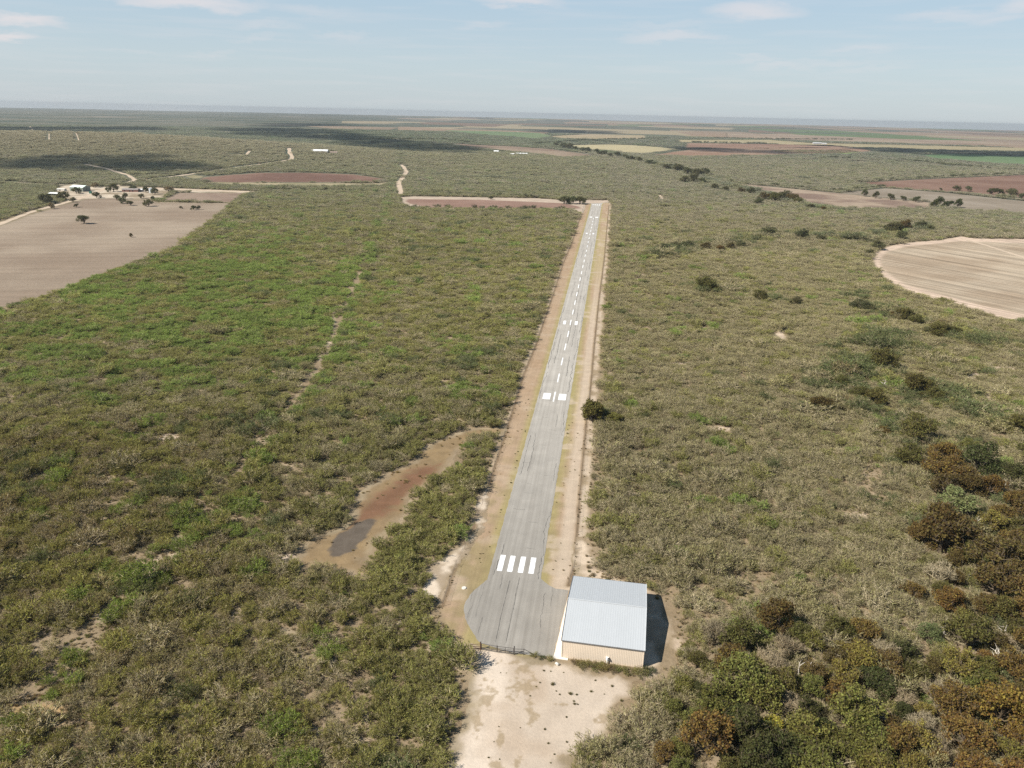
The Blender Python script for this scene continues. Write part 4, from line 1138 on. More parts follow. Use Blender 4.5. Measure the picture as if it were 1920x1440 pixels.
# pasture and ranch trees
for (x, y, w, lab) in [(460, 598, 135, 'largest lone tree, standing out in the tan pasture'), (1556, 428, 40, 'tiny tree alone between the pasture and the fallow plot'), (1702, 442, 72, 'tree left of a smaller one near the pasture right edge'), (1758, 440, 56, 'smaller tree of a pair near the pasture right edge'),
                       (1190, 402, 110, 'bushy tree in the pasture below the silver water tank'), (985, 392, 80, 'leaning tree in the pasture below the ranch house'), (900, 370, 90, 'tree left of the leaning pasture tree below the ranch house'), (840, 335, 80, 'upper left tree of the slanting row below the house'),
                       (380, 412, 60, 'small tree beside the ranch road in the pasture corner'), (105, 430, 80, 'half bare tree on the ranch road at its lower bend'), (340, 355, 70, 'tree on the ranch road above its lower bend'), (605, 308, 100, 'flat topped tree where the yard meets the pasture'),
                       (235, 330, 140, 'big dark tree in front of the open shed'), (385, 256, 100, 'tree standing in front of the barn'), (800, 236, 120, 'broad tree left of the ranch house'), (740, 240, 70, 'small tree beside the broad tree left of house'), (1020, 234, 90, 'tree in front of the ranch house'), (1165, 245, 80, 'tree between white shed and silver water tank'),
                       (1425, 245, 100, 'pale tree right of the silver water tank'), (1265, 265, 90, 'low tree at the foot of the silver water tank'), (595, 190, 80, 'pale tree right of the barn'), (40, 372, 150, 'tree at the left edge of the ranch group'), (930, 320, 80, 'low tree between house and slanting row'), (1110, 315, 70, 'low tree above the bushy pasture tree'), (1240, 335, 60, 'low shrubby tree right of the bushy pasture tree')]:
    px, py = ZB(x, y)
    place_tree(px, py, w / 6, 'tan' if 'pale' in lab or 'half bare' in lab else 'field', 'field', label=lab, base=True)
place_tree(246.5, 445, 7.5, 'rustdark', 'field', label='small dark tree alone in the tan pasture', base=True)
for x, y, w, lab in [(1540, 532, 44, 'first tree from the left standing in the red brown field'), (1605, 537, 38, 'second tree from the left standing in the red brown field'), (1450, 531, 18, 'tiny shrubby tree left of the red brown field trees'), (1775, 558, 54, 'tallest tree of the clump at the red brown field edge'), (1735, 553, 50, 'left tree of the clump at the red brown field edge'), (1845, 570, 64, 'low olive tree on the red brown field right edge'), (1908, 582, 50, 'tree at the photo right edge of the red brown field'),
                     (1440, 618, 60, 'left tree of the clump in the grey stubble field'), (1490, 630, 60, 'second tree of the clump in the grey stubble field'), (1545, 628, 56, 'right tree of the clump in the grey stubble field'), (1410, 632, 50, 'low tree before the clump in the stubble field'),
                     (1020, 565, 46, 'leftmost tree of the hedge between two fallow fields'), (1085, 575, 44, 'second tree of the hedge between two fallow fields'), (1168, 583, 42, 'third tree of the hedge between two fallow fields'), (1240, 590, 40, 'fourth tree of the hedge between two fallow fields'), (1312, 597, 44, 'rightmost tree of the hedge between two fallow fields')]:
    px, py = Z4(x, y); place_tree(px, py, w / 3, 'dark' if 'tallest' in lab or 'clump' in lab else 'field', 'field', label=lab, base=True)
for x, y, w, lab in [(840, 582, 30, 'tree on the pale rim above the red field'), (1255, 607, 70, 'left bushy tree between red field and runway end'), (1300, 607, 70, 'middle bushy tree between red field and runway end'), (1345, 608, 66, 'right bushy tree between red field and runway end'), (330, 582, 22, 'dark tree at the left tip of the red field')]:
    px, py = Z25(x, y); place_tree(px, py, w / 3, 'field', 'field', label=lab, base=True, hk=0.8)

# bleached dead trees
def make_snag(seed, h, forks):
    r = np.random.default_rng(seed); mb = MB()
    p = np.array([0, 0, 0.0]); pts = [p]
    for k in range(4):
        p = p + np.array([r.normal(0, 0.14), r.normal(0, 0.14), h / 4]); pts.append(p)
    mb.tube(pts, [0.24, 0.19, 0.15, 0.11, 0.05], 7)
    t = mb.mesh('trunk'); t.materials.append(PBARK)
    mb = MB()
    for _ in range(forks):
        q = pts[r.integers(1, 4)]; d = r.normal(0, 1, 3); d[2] = abs(d[2]) + 0.7; d /= np.linalg.norm(d)
        a = q + d * h * 0.22 + r.normal(0, 0.1, 3); b = a + (d + r.normal(0, 0.4, 3)) * h * 0.2
        mb.tube([q, a, b], [0.12, 0.08, 0.02], 5)
        c = a + (d + r.normal(0, 0.7, 3)) * h * 0.16; mb.tube([a, c], [0.06, 0.015], 4)
    b = mb.mesh('branch'); b.materials.append(PBARK)
    return t, b
SN = [make_snag(31, 4.6, 2), make_snag(32, 5.0, 6), make_snag(33, 4.8, 9)]
for x, y, z, hh, k, lab in [(712, 812, 5, 1.0, 0, 'bleached bare trunk standing in the wood, right of a greyer one'), (650, 790, 5, 0.8, 0, 'thin grey dead trunk beside the bleached bare trunk'), (1462, 590, 5, 1.05, 2, 'white forked dead tree among dark trees level with hangar front'), (1750, 770, 5, 1.15, 1, 'white forked dead trunk near the right edge in the wood'), (1598, 280, 5, 0.7, 0, 'short white dead stem at the upper rim of the wood'), (1622, 840, 5, 0.6, 0, 'stubby white dead stem in front of olive trees'), (1800, 590, 5, 0.9, 2, 'grey bare tree beside the dark trees near right edge'),
                            (1345, 195, 8, 1.1, 2, 'pale bare dead tree in the creek brush left of the grove'), (1720, 770, 8, 1.0, 0, 'slender white dead stem above the lower wood, right edge'), (1838, 612, 8, 0.8, 1, 'small white dead stem right of the rust coloured grove'), (820, 880, 5, 0.0, 0, '')]:
    if hh == 0: continue
    px, py = Z5(x, y) if z == 5 else Z8(x, y)
    X, Y = P(px, py, 0.5); t = empty('dead_tree', (float(X), float(Y), 0), random.uniform(0, 6)); t.scale = (hh, hh, hh)
    tag(t, lab, 'dead tree')
    for nm, me in zip(('trunk', 'branch'), SN[k]):
        o = bpy.data.objects.new(nm, me); COL.objects.link(o); o.parent = t

# ---------------------------------------------------------------- the brush
EXCL = [(strip, 0.6, 1.2), (lot, 0.9, 1.3), (sandy, -1.2, 3.0), (clearing, 0.3, 2.0), (pond, 1.5, 0.5), (palebank, -1.8, 2.5), (tan_field, 1, 3), (plots, 1, 3), (ranch_yard, 2, 8), (red_rim, 1, 2), (dark_field, 2, 10), (dry_field, 0, 20),
        (circle_rim, 0.5, 2), (narrow_field, 2, 5), (grey_field, 2, 5), (brown_field, 3, 6), (mid_field, 5, 10), (yellow_field, 5, 10), (pink_field, 5, 10), (rose_field, 5, 10), (lime_field, 5, 10), (teal_field, 5, 10), (far_yellow, 5, 10), (far_pink, 5, 10), (far_tan, 5, 10), (far_green, 5, 10), (left_strip, 5, 10)]
hang_poly = np.array([[HO[0] + x * math.cos(HTH) - y * math.sin(HTH), HO[1] + x * math.sin(HTH) + y * math.cos(HTH)] for x, y in ((-3, -3.2), (8, -5.5), (HW + 3.5, -6.5), (HW + 5.0, -2.0), (HW + 8.0, 6), (HW + 9.2, 14), (HW + 7.5, HL + 1), (HW, HL + 3), (-3, HL + 3))])
EXCL.append((hang_poly, 1.2, 0.8))
apron_poly = np.array([rpt(a, s) for a, s in ((-12, -36), (10, -40), (18, -6), (-7, 2), (-16, -5), (-15, -25))])
EXCL.append((apron_poly, 0.6, 0.8))
gate_clear = np.array([[-12.0, 149.5], [-10.5, 158], [-4, 156.5], [10, 154], [12, 146], [-4, 146.5]])
EXCL.append((gate_clear, 0.8, 0.4))

def scatter(d0, d1, step):
    xs = np.arange(-0.76 * d1 - 40, 0.76 * d1 + 40, step); ys = np.arange(max(0.55 * d0, 88), d1, step)
    X, Y = np.meshgrid(xs, ys); X = X.ravel() + rng.uniform(-0.5, 0.5, X.size) * step * 1.1; Y = Y.ravel() + rng.uniform(-0.5, 0.5, Y.size) * step * 1.1
    D = np.hypot(X, Y); k = (D >= d0) & (D < d1) & (np.abs(X) < Y * 0.76 + 40)
    X, Y = X[k], Y[k]
    keep = np.ones(X.size, bool)
    for poly, m, rag in EXCL:
        lo, hi = poly.min(0) - 20, poly.max(0) + 20
        b = (X > lo[0]) & (X < hi[0]) & (Y > lo[1]) & (Y < hi[1])
        if not b.any(): continue
        s = sdist(X[b], Y[b], poly) + rag * 2 * (fbm(X[b], Y[b], max(6, rag * 3), 43) - 0.5)
        kb = keep[b]; kb &= s < -m; keep[b] = kb
    for lnn, w in roads:
        lo, hi = lnn.min(0) - 30, lnn.max(0) + 30
        b = (X > lo[0]) & (X < hi[0]) & (Y > lo[1]) & (Y < hi[1])
        if not b.any(): continue
        kb = keep[b]; kb &= linedist(X[b], Y[b], lnn) > w * 0.5 + step * 0.6
        # nothing tall right in front of the road
        kb &= ~((linedist(X[b], Y[b] + 12, lnn) < w * 0.5 + step * 0.4) & (Y[b] > 600)); keep[b] = kb
    return X[keep], Y[keep]

PAL = {'grey': (0.235, 0.195, 0.105), 'olive': (0.205, 0.185, 0.062), 'green': (0.160, 0.205, 0.046), 'dark': (0.085, 0.098, 0.042), 'brown': (0.185, 0.138, 0.075), 'yellow': (0.235, 0.210, 0.070), 'rust': (0.165, 0.100, 0.040)}
PK = list(PAL); PC = np.array([PAL[k] for k in PK]) * 1.22
def palette(x, y):
    px, py, f = project(x, y, 1.5)
    big = fbm(x, y, 70, 21); med = fbm(x, y, 22, 22); sm = fbm(x, y, 9, 23)
    w = np.zeros((x.size, len(PK)))
    right = sstep(1000, 1150, px)
    w[:, 0] = 0.9 + 0.7 * right
    w[:, 1] = 0.8
    w[:, 2] = 0.10 + 1.6 * sstep(0.60, 0.70, sm) * sstep(0.40, 0.6, med)
    w[:, 3] = 0.10 + 0.9 * sstep(0.62, 0.72, fbm(x, y, 14, 24))
    w[:, 4] = 0.35
    w[:, 5] = 0.15
    w[:, 6] = 0.02
    sd2 = sdr(x, y, seam)
    # greener ground left of the runway in the middle distance
    g = np.exp(-((px - 430) / 290) ** 2 - ((py - 575) / 115) ** 2) + 0.35 * np.exp(-((px - 850) / 150) ** 2 - ((py - 710) / 130) ** 2) + 0.5 * np.exp(-((px - 60) / 120) ** 2 - ((py - 640) / 70) ** 2)
    g = g * np.where(sd2 > 0, 0.45, 1.0)
    w[:, 2] += 4.2 * g * sstep(0.38, 0.58, med * 0.5 + sm * 0.5)
    w[:, 1] += 0.8 * g
    # browner brush in the lower left, its tint also darkened like a vignetted corner
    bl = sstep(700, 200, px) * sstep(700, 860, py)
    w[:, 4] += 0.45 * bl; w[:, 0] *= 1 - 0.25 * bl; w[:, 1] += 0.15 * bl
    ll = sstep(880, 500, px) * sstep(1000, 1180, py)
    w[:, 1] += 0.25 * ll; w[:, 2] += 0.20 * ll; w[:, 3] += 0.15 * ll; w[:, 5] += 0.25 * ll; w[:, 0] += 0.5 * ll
    # leafy rim along the pond and lot
    rim = np.exp(-((px - 800) / 110) ** 2 - ((py - 1010) / 140) ** 2) + np.exp(-((px - 790) / 120) ** 2 - ((py - 1300) / 160) ** 2)
    w[:, 1] += 1.4 * rim; w[:, 5] += 0.9 * rim; w[:, 0] *= np.clip(1 - 0.5 * rim, 0.3, 1)
    sf = np.where(sd2 > 0, sstep(14, 3, sd2), sstep(6, 1, -sd2)) * (fbm(x, y, 18, 27) > 0.36) * 1.5
    w[:, 2] += 0.9 * sf; w[:, 3] += 0.5 * sf; w[:, 5] += 0.5 * sf
    for tl in treelines:
        q = sstep(26, 5, linedist(x, y, tl) + 14 * (sm - 0.5)); q = q * sstep(0.40, 0.56, fbm(x, y, 13, 29, 3)) * np.where(np.hypot(x, y) < 560, 0.62, 1.0); w[:, 3] += 1.7 * q; w[:, 4] += 0.6 * q; w[:, 6] += 0.5 * q; w[:, 1] += 0.5 * q
    cd = linedist(x, y, creek)
    ck = sstep(38, 6, cd)
    w[:, 3] += 0.9 * ck; w[:, 4] += 0.5 * ck; w[:, 6] += 0.35 * ck
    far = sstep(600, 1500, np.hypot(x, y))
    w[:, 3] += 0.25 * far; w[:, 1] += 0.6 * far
    w *= rng.uniform(0.3, 1.0, w.shape) ** 1.2
    k = np.argmax(w + 0 * w, 1)
    c = PC[k] * rng.uniform(0.78, 1.22, x.size)[:, None] * (0.85 + 0.30 * big)[:, None]
    # neighbours share some colour
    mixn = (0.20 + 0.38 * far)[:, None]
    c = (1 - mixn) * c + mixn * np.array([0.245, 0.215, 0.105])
    c = c * (1 - 0.10 * np.clip(bl + 0.7 * ll, 0, 1))[:, None]  # corner vignetting multiplied into the brush tint
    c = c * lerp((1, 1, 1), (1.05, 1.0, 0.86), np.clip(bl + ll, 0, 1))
    # tint lightens and turns bluer with distance: haze and softer self-shadow put into colour
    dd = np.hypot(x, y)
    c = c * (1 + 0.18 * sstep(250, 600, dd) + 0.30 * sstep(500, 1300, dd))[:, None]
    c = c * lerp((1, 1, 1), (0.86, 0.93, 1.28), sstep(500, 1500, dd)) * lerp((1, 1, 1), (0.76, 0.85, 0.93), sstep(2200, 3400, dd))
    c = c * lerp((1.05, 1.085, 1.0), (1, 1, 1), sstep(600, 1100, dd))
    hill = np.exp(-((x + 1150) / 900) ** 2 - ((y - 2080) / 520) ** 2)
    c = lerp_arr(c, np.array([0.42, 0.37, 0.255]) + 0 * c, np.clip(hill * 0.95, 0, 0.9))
    return k, c

def classes(k, size):
    out = np.zeros(k.size, int); r = rng.random(k.size)
    for i in range(k.size):
        n = PK[k[i]]
        cl = 'twiggy' if n in ('grey', 'brown') and r[i] < 0.85 else 'dense' if n == 'dark' or r[i] > 0.93 else 'low' if r[i] < 0.12 else 'leafy'
        v = CLS[cl]; out[i] = v[int(rng.integers(len(v)))]
    return out

def near_trees(x, y, pad=0.35):
    hit = np.zeros(x.size, bool)
    for a, b, r in ALLTREES: hit |= (x - a) ** 2 + (y - b) ** 2 < (r * pad + 0.8) ** 2
    return hit

pts = []
for d0, d1, step, s0, s1, zk in ((95, 330, 2.2, 0.42, 1.65, 0.74), (330, 700, 2.6, 0.60, 1.85, 0.52), (700, 1400, 4.6, 1.2, 2.2, 0.52), (1400, 2600, 8.2, 2.2, 3.8, 0.32), (2600, 5200, 20.0, 5.0, 9.0, 0.14)):
    x, y = scatter(d0, d1, step)
    if d0 < 700:
        px, py, f = project(x, y, 0.3)
        gf = gap_field(px, py, x, y)
        th = fbm(x, y, 17, 31)
        trail = np.abs(fbm(x, y, 34, 58, 3) - 0.5) < np.where(px > 1050, 0.0075, 0.005)
        sm_ = np.abs(sdr(x, y, seam)) < 1.7 + 3.0 * (fbm(x, y, 9, 59) - 0.4)
        keep = (gf < 0.0) & ~trail & ~sm_ & (rng.random(x.size) < (0.62 + 1.1 * (th - 0.28) if d0 < 300 else 0.80 + 0.8 * (th - 0.3))) & ~near_trees(x, y)
        x, y = x[keep], y[keep]
    else:
        keep = fbm(x, y, 60, 33) > (0.2 if d0 < 2000 else 0.36)
        x, y = x[keep], y[keep]
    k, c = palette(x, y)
    tq = np.max([sstep(20, 4, linedist(x, y, tl)) for tl in treelines], 0) * (fbm(x, y, 13, 29, 3) > 0.46)
    s = (1 + 0.6 * tq) * np.where(rng.random(x.size) < 0.05, 1.5, 1.0) * (s0 + (s1 - s0) * rng.random(x.size) ** (1.7 if d0 < 700 else 1.0)) * (0.75 + 0.5 * fbm(x, y, 20, 35))
    rim = 0
    v = classes(k, s)
    zs = s * zk * rng.uniform(0.8, 1.2, x.size)
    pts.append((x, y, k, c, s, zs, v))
# hedgerows along the far fields
hl = []
for line in ([(1610, 341), (1747, 333.5), (1920, 326.5)], [(1540, 296), (1700, 301), (1800, 312), (1930, 321)], [(1300, 267), (1440, 270)], [(1000, 270), (1130, 262), (1250, 260)], [(1060, 261), (1160, 268)], [(690, 262), (830, 262), (880, 268)], [(1340, 259), (1480, 261), (1600, 262)], [(480, 357), (600, 358), (750, 362)], [(1370, 341), (1480, 351), (1570, 359), (1660, 351)], [(770, 363), (900, 367), (1050, 372), (1090, 374)], [(780, 391), (940, 393), (1075, 394)]):
    w_ = W(line)
    for p, q in zip(w_[:-1], w_[1:]):
        n = max(2, int(np.linalg.norm(q - p) / 7.0))
        t = (np.arange(n) + rng.uniform(-0.4, 0.4, n)) / n
        hl.append(p + (q - p) * t[:, None] + rng.normal(0, 2.0, (n, 2)))
hl = np.concatenate(hl); hl = hl[rng.random(len(hl)) < 0.72]
n = len(hl); hs2 = rng.uniform(1.0, 2.0, n) * (1 + 0.5 * sstep(1500, 3500, np.hypot(hl[:, 0], hl[:, 1])))
pts.append((hl[:, 0], hl[:, 1], np.full(n, PK.index('dark')), np.array([0.115, 0.120, 0.062]) * rng.uniform(0.7, 1.3, n)[:, None], hs2, hs2 * 0.8, np.array([CLS['dense'][i % 2] for i in range(n)])))
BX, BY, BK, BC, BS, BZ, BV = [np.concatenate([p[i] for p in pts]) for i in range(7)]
BH = height(BX, BY)
print('brush points', len(BX))

# the 300 that show largest in the photograph are shrubs of their own
px, py, f = project(BX, BY, 1.0)
inframe = (px > 4) & (px < 1916) & (py < 1436) & (np.hypot(BX, BY) < 330)
show = np.where(inframe, BS * np.array([2.3 if SHR[v][2] != 'low' else 1.6 for v in BV]) / f, 0)
pick = np.argsort(-show)[:300]
SW = {'grey': 'grey twiggy shrub', 'olive': 'olive shrub', 'green': 'bright green shrub', 'dark': 'dark green shrub', 'brown': 'brown twiggy shrub', 'yellow': 'yellowish shrub', 'rust': 'rusty shrub'}
first = {}
side = {}
for i in pick: side.setdefault('left of' if px[i] < 900 else 'right of', []).append(i)
ROWN = ['lowest', 'second lowest', 'third lowest', 'fourth lowest', 'fifth lowest', 'sixth lowest', 'seventh lowest', 'eighth lowest', 'ninth lowest', 'tenth lowest', 'eleventh lowest', 'twelfth lowest', 'thirteenth lowest', 'fourteenth lowest', 'fifteenth lowest']
for sd_, idx in side.items():
    idx = sorted(idx, key=lambda i: -py[i])
    for j, i in enumerate(idx):
        row = min(j // 22, 14)
        t = empty('shrub', (float(BX[i]), float(BY[i]), 0), random.uniform(0, 6.28))
        t.scale = (float(BS[i]), float(BS[i]), float(BZ[i]))
        n = PK[BK[i]]
        tag(t, None, 'shrub', 'shrubs of the %s brush row %s the lot' % (ROWN[row], sd_))
        br, fo, cl = SHR[BV[i]]
        a = bpy.data.objects.new('branches', br); b = bpy.data.objects.new('foliage', fo)
        for q in (a, b):
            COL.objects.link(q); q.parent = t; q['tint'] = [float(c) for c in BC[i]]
        first.setdefault(int(BV[i]), (a, b))
        pending.append((t, SW[n], 'in the %s brush row %s the lot' % (ROWN[row], sd_), px[i]))
mask = np.ones(len(BX), bool); mask[pick] = False
# make sure each kind of shrub stands once as an object that the brush can copy
hedge = []
def hangar_pt(x, y): return HO[0] + x * math.cos(HTH) - y * math.sin(HTH), HO[1] + x * math.sin(HTH) + y * math.cos(HTH)
hx = [(3.2, -1.5), (4.6, -1.7), (6.0, -1.5), (7.4, -1.9), (8.8, -1.6), (10.2, -2.0), (11.6, -1.7), (13.0, -2.0), (14.4, -1.8), (15.8, -2.2), (17.2, -2.0), (18.6, -2.5), (19.8, -1.6), (5.3, -2.6), (9.6, -2.8), (12.4, -2.9), (15.0, -3.1), (-2.6, -1.6), (-4.6, -1.4), (-6.6, -1.0)]
for q, (a, b) in enumerate(hx):
    X, Y = hangar_pt(a, b); v = CLS['low'][q % 2] if q not in (4, 9) else CLS['dense'][q % 2]
    s = 0.52 * random.uniform(0.8, 1.25) if q not in (11, 12) else 0.85
    t = empty('weed_shrub', (X, Y, 0), random.uniform(0, 6)); t.scale = (s * 1.15, s * 1.15, s * (0.8 if v in CLS['low'] else 0.42))
    tag(t, None, 'shrub', 'weedy shrubs along the hangar front')
    n = 'olive' if q % 3 else 'brown'
    for nm, me in zip(('branches', 'foliage'), SHR[v][:2]):
        o = bpy.data.objects.new(nm, me); COL.objects.link(o); o.parent = t; o['tint'] = [c * random.uniform(0.9, 1.1) for c in PAL['dark' if q in (12, 18) else n]]
        hedge.append(o)
    if v not in first: first[v] = (hedge[-2], hedge[-1])
    pending.append((t, 'low %s weedy shrub' % ('dark green' if q in (12, 18) else n), 'along the front of the hangar', project(np.array(X), np.array(Y), 0.5)[0]))
for v in range(len(SHR)):
    if v not in first: print('no source for', v)

# labels with an ordinal where several of one look stand in one place
by = {}
for t, phrase, place, sx in pending: by.setdefault((phrase, place), []).append((float(sx), t))
for (phrase, place), lst in by.items():
    lst.sort(key=lambda a: a[0])
    if len(lst) > 20: print('long', len(lst), phrase, place)
    for j, (sx, t) in enumerate(lst):
        if len(lst) == 1: t['label'] = 'only %s %s' % (phrase, place)
        elif len(lst) == 2: t['label'] = '%s of two %ss %s' % (('left', 'right')[j], phrase, place)
        else: t['label'] = '%s %s from left %s' % (ORD[j + 1], phrase, place)

def scatter_object(name, X, Y, Z, tint, rotz, scl, var, sources, label=None):
    me = bpy.data.meshes.new(name); n = len(X)
    me.vertices.add(n); me.vertices.foreach_set('co', np.stack([X, Y, Z], 1).astype(np.float32).ravel())
    a = me.attributes.new('tint', 'FLOAT_COLOR', 'POINT'); a.data.foreach_set('color', np.concatenate([tint, np.ones((n, 1))], 1).astype(np.float32).ravel())
    a = me.attributes.new('turn', 'FLOAT_VECTOR', 'POINT'); a.data.foreach_set('vector', np.stack([0 * rotz, 0 * rotz, rotz], 1).astype(np.float32).ravel())
    a = me.attributes.new('size', 'FLOAT_VECTOR', 'POINT'); a.data.foreach_set('vector', scl.astype(np.float32).ravel())
    a = me.attributes.new('variant', 'INT', 'POINT'); a.data.foreach_set('value', var.astype(np.int32))
    me.update()
    o = link(name, me); o['kind'] = 'stuff'
    if label: o['label'] = label
    ng = bpy.data.node_groups.new(name + '_spread', 'GeometryNodeTree')
    ng.interface.new_socket('Geometry', in_out='INPUT', socket_type='NodeSocketGeometry')
    ng.interface.new_socket('Geometry', in_out='OUTPUT', socket_type='NodeSocketGeometry')
    nd, ln = ng.nodes, ng.links
    gi, go = nd.new('NodeGroupInput'), nd.new('NodeGroupOutput')
    def attr(nm, ty):
        q = nd.new('GeometryNodeInputNamedAttribute'); q.data_type = ty; q.inputs['Name'].default_value = nm; return q.outputs['Attribute']
    va, tu, si = attr('variant', 'INT'), attr('turn', 'FLOAT_VECTOR'), attr('size', 'FLOAT_VECTOR')
    er = nd.new('FunctionNodeEulerToRotation'); ln.new(tu, er.inputs[0])
    jn = nd.new('GeometryNodeJoinGeometry')
    for v, objs in sources.items():
        j = nd.new('GeometryNodeJoinGeometry')
        for ob in objs:
            oi = nd.new('GeometryNodeObjectInfo'); oi.transform_space = 'ORIGINAL'; oi.inputs['Object'].default_value = ob; oi.inputs['As Instance'].default_value = False
            ln.new(oi.outputs['Geometry'], j.inputs[0])
        cmpn = nd.new('FunctionNodeCompare'); cmpn.data_type = 'INT'; cmpn.operation = 'EQUAL'
        ln.new(va, cmpn.inputs[2]); cmpn.inputs[3].default_value = v
        ip = nd.new('GeometryNodeInstanceOnPoints')
        ln.new(gi.outputs[0], ip.inputs['Points']); ln.new(cmpn.outputs[0], ip.inputs['Selection']); ln.new(j.outputs[0], ip.inputs['Instance'])
        ln.new(er.outputs[0], ip.inputs['Rotation']); ln.new(si, ip.inputs['Scale'])
        ln.new(ip.outputs[0], jn.inputs[0])
    ln.new(jn.outputs[0], go.inputs[0])
    md = o.modifiers.new('spread', 'NODES'); md.node_group = ng
    return o
okv = np.array([v in first for v in range(len(SHR))])
m = mask & okv[BV]
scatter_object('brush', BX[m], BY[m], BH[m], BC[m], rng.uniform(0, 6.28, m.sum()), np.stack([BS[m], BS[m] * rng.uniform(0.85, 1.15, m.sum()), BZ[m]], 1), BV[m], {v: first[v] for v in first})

# weeds: small tufts on the lot, one by one, and dry grass everywhere in the openings
def make_tuft(seed, R, h, n, w):
    r = np.random.default_rng(seed)
    a = np.stack([r.normal(0, R * 0.25, n), r.normal(0, R * 0.25, n), np.zeros(n)], 1)
    az = r.uniform(0, 6.28, n); b = a + np.stack([np.cos(az) * R * r.uniform(0.3, 1, n), np.sin(az) * R * r.uniform(0.3, 1, n), h * r.uniform(0.5, 1.1, n)], 1)
    return quad_mesh('grass_tuft', twig_quads(a, b, np.full(n, w), r), LEAF)
TUF = [make_tuft(61, 0.36, 0.45, 90, 0.07), make_tuft(62, 0.40, 0.30, 80, 0.08), make_tuft(63, 0.55, 0.6, 120, 0.07)]
tsrc = {}
lab_t = 'small dark weed tuft alone on the pale dirt lot'
for i, (x, y, s) in enumerate([(860, 970, 1.0), (882, 990, 1.2), (948, 988, 1.5), (985, 993, 1.3), (968, 1032, 1.3), (972, 1050, 1.1), (992, 1052, 1.0), (1075, 972, 1.7), (838, 930, 1.6), (760, 918, 1.1), (738, 942, 0.9), (1203, 940, 1.1), (1260, 1030, 1.8), (812, 1290, 1.3), (790, 1205, 0.9), (848, 1358, 1.0), (826, 1410, 0.9), (925, 1283, 0.8), (518, 857, 0.7), (555, 858, 0.7), (785, 845, 0.9), (826, 848, 1.0), (905, 855, 0.9), (923, 1130, 0.8), (508, 1188, 0.8), (478, 1280, 0.7), (445, 1378, 0.7), (512, 1388, 0.8), (1155, 988, 0.8), (1100, 905, 0.8), (1218, 1215, 1.3), (1345, 1005, 1.6), (700, 1000, 0.7), (640, 1195, 0.7)]):
    X, Y = P(*Z1(x, y)); me = TUF[i % 3]
    o = link('weed_tuft', me, None, None, (float(X), float(Y), 0.02), random.uniform(0, 6)); s *= 0.62; o.scale = (s, s, s * 0.8)
    tag(o, lab_t, 'weed tuft', 'weed tufts scattered on the dirt lot')
    o['tint'] = [0.19, 0.165, 0.075]
    tsrc.setdefault(i % 3, (o,))
def grass_points():
    xs = np.arange(-190, 200, 1.0); ys = np.arange(95, 330, 1.0)
    X, Y = np.meshgrid(xs, ys); X = X.ravel() + rng.uniform(-0.6, 0.6, X.size); Y = Y.ravel() + rng.uniform(-0.6, 0.6, Y.size)
    k = np.abs(X) < Y * 0.74 + 12
    X, Y = X[k], Y[k]
    keep = np.ones(X.size, bool)
    for poly, mm in ((lot, 1.5), (hang_poly, 0.0), (pond, 0.0), (palebank, 0.5)): keep &= sdist(X, Y, poly) < -mm + 2 * (rng.random(X.size) - 0.5)
    a, s = rw(X, Y)
    keep &= ~((np.abs(a) < 7.9) & (s > -8)) & (sdist(X, Y, apron_poly) < -0.2)
    dl = np.minimum(linedist(X, Y, fence_left), linedist(X, Y, fence_right))
    ins = sdist(X, Y, strip)
    prob = np.where(ins > 1, np.where(dl < 1.0, 0.25, 0.05), 0.55 - 0.5 * (sdist(X, Y, clearing) > -1.5)) * (0.25 + 1.3 * fbm(X, Y, 12, 51))
    keep &= rng.random(X.size) < prob
    X, Y, ins, dl = X[keep], Y[keep], ins[keep], dl[keep]
    px, py, f = project(X, Y, 0)
    n = fbm(X, Y, 18, 52)
    c = lerp((0.36, 0.28, 0.165), (0.46, 0.37, 0.235), n)
    gr = rng.random(X.size) < 0.28
    c[gr] = np.array([0.18, 0.165, 0.065])
    dry = np.exp(-((px - 70) / 120) ** 2 - ((py - 1350) / 60) ** 2) + (sdist(X, Y, clearing) > 0) * 0.7
    c = lerp_arr(c, np.array([0.31, 0.20, 0.085]) + 0 * c, np.clip(dry, 0, 1) * 0.8)
    c = np.where((dl < 1.0)[:, None], np.array([0.19, 0.145, 0.075]), c) * rng.uniform(0.75, 1.25, X.size)[:, None]
    s = rng.uniform(0.5, 1.5, X.size) * np.where(ins > 1, 0.6, 1.0)
    return X, Y, c, s
gx, gy, gc, gs = grass_points()
print('grass points', len(gx))
scatter_object('dry_grass', gx, gy, 0 * gx + 0.01, gc, rng.uniform(0, 6.28, len(gx)), np.stack([gs, gs, gs * rng.uniform(0.6, 1.0, len(gx))], 1), rng.integers(0, 3, len(gx)), tsrc)

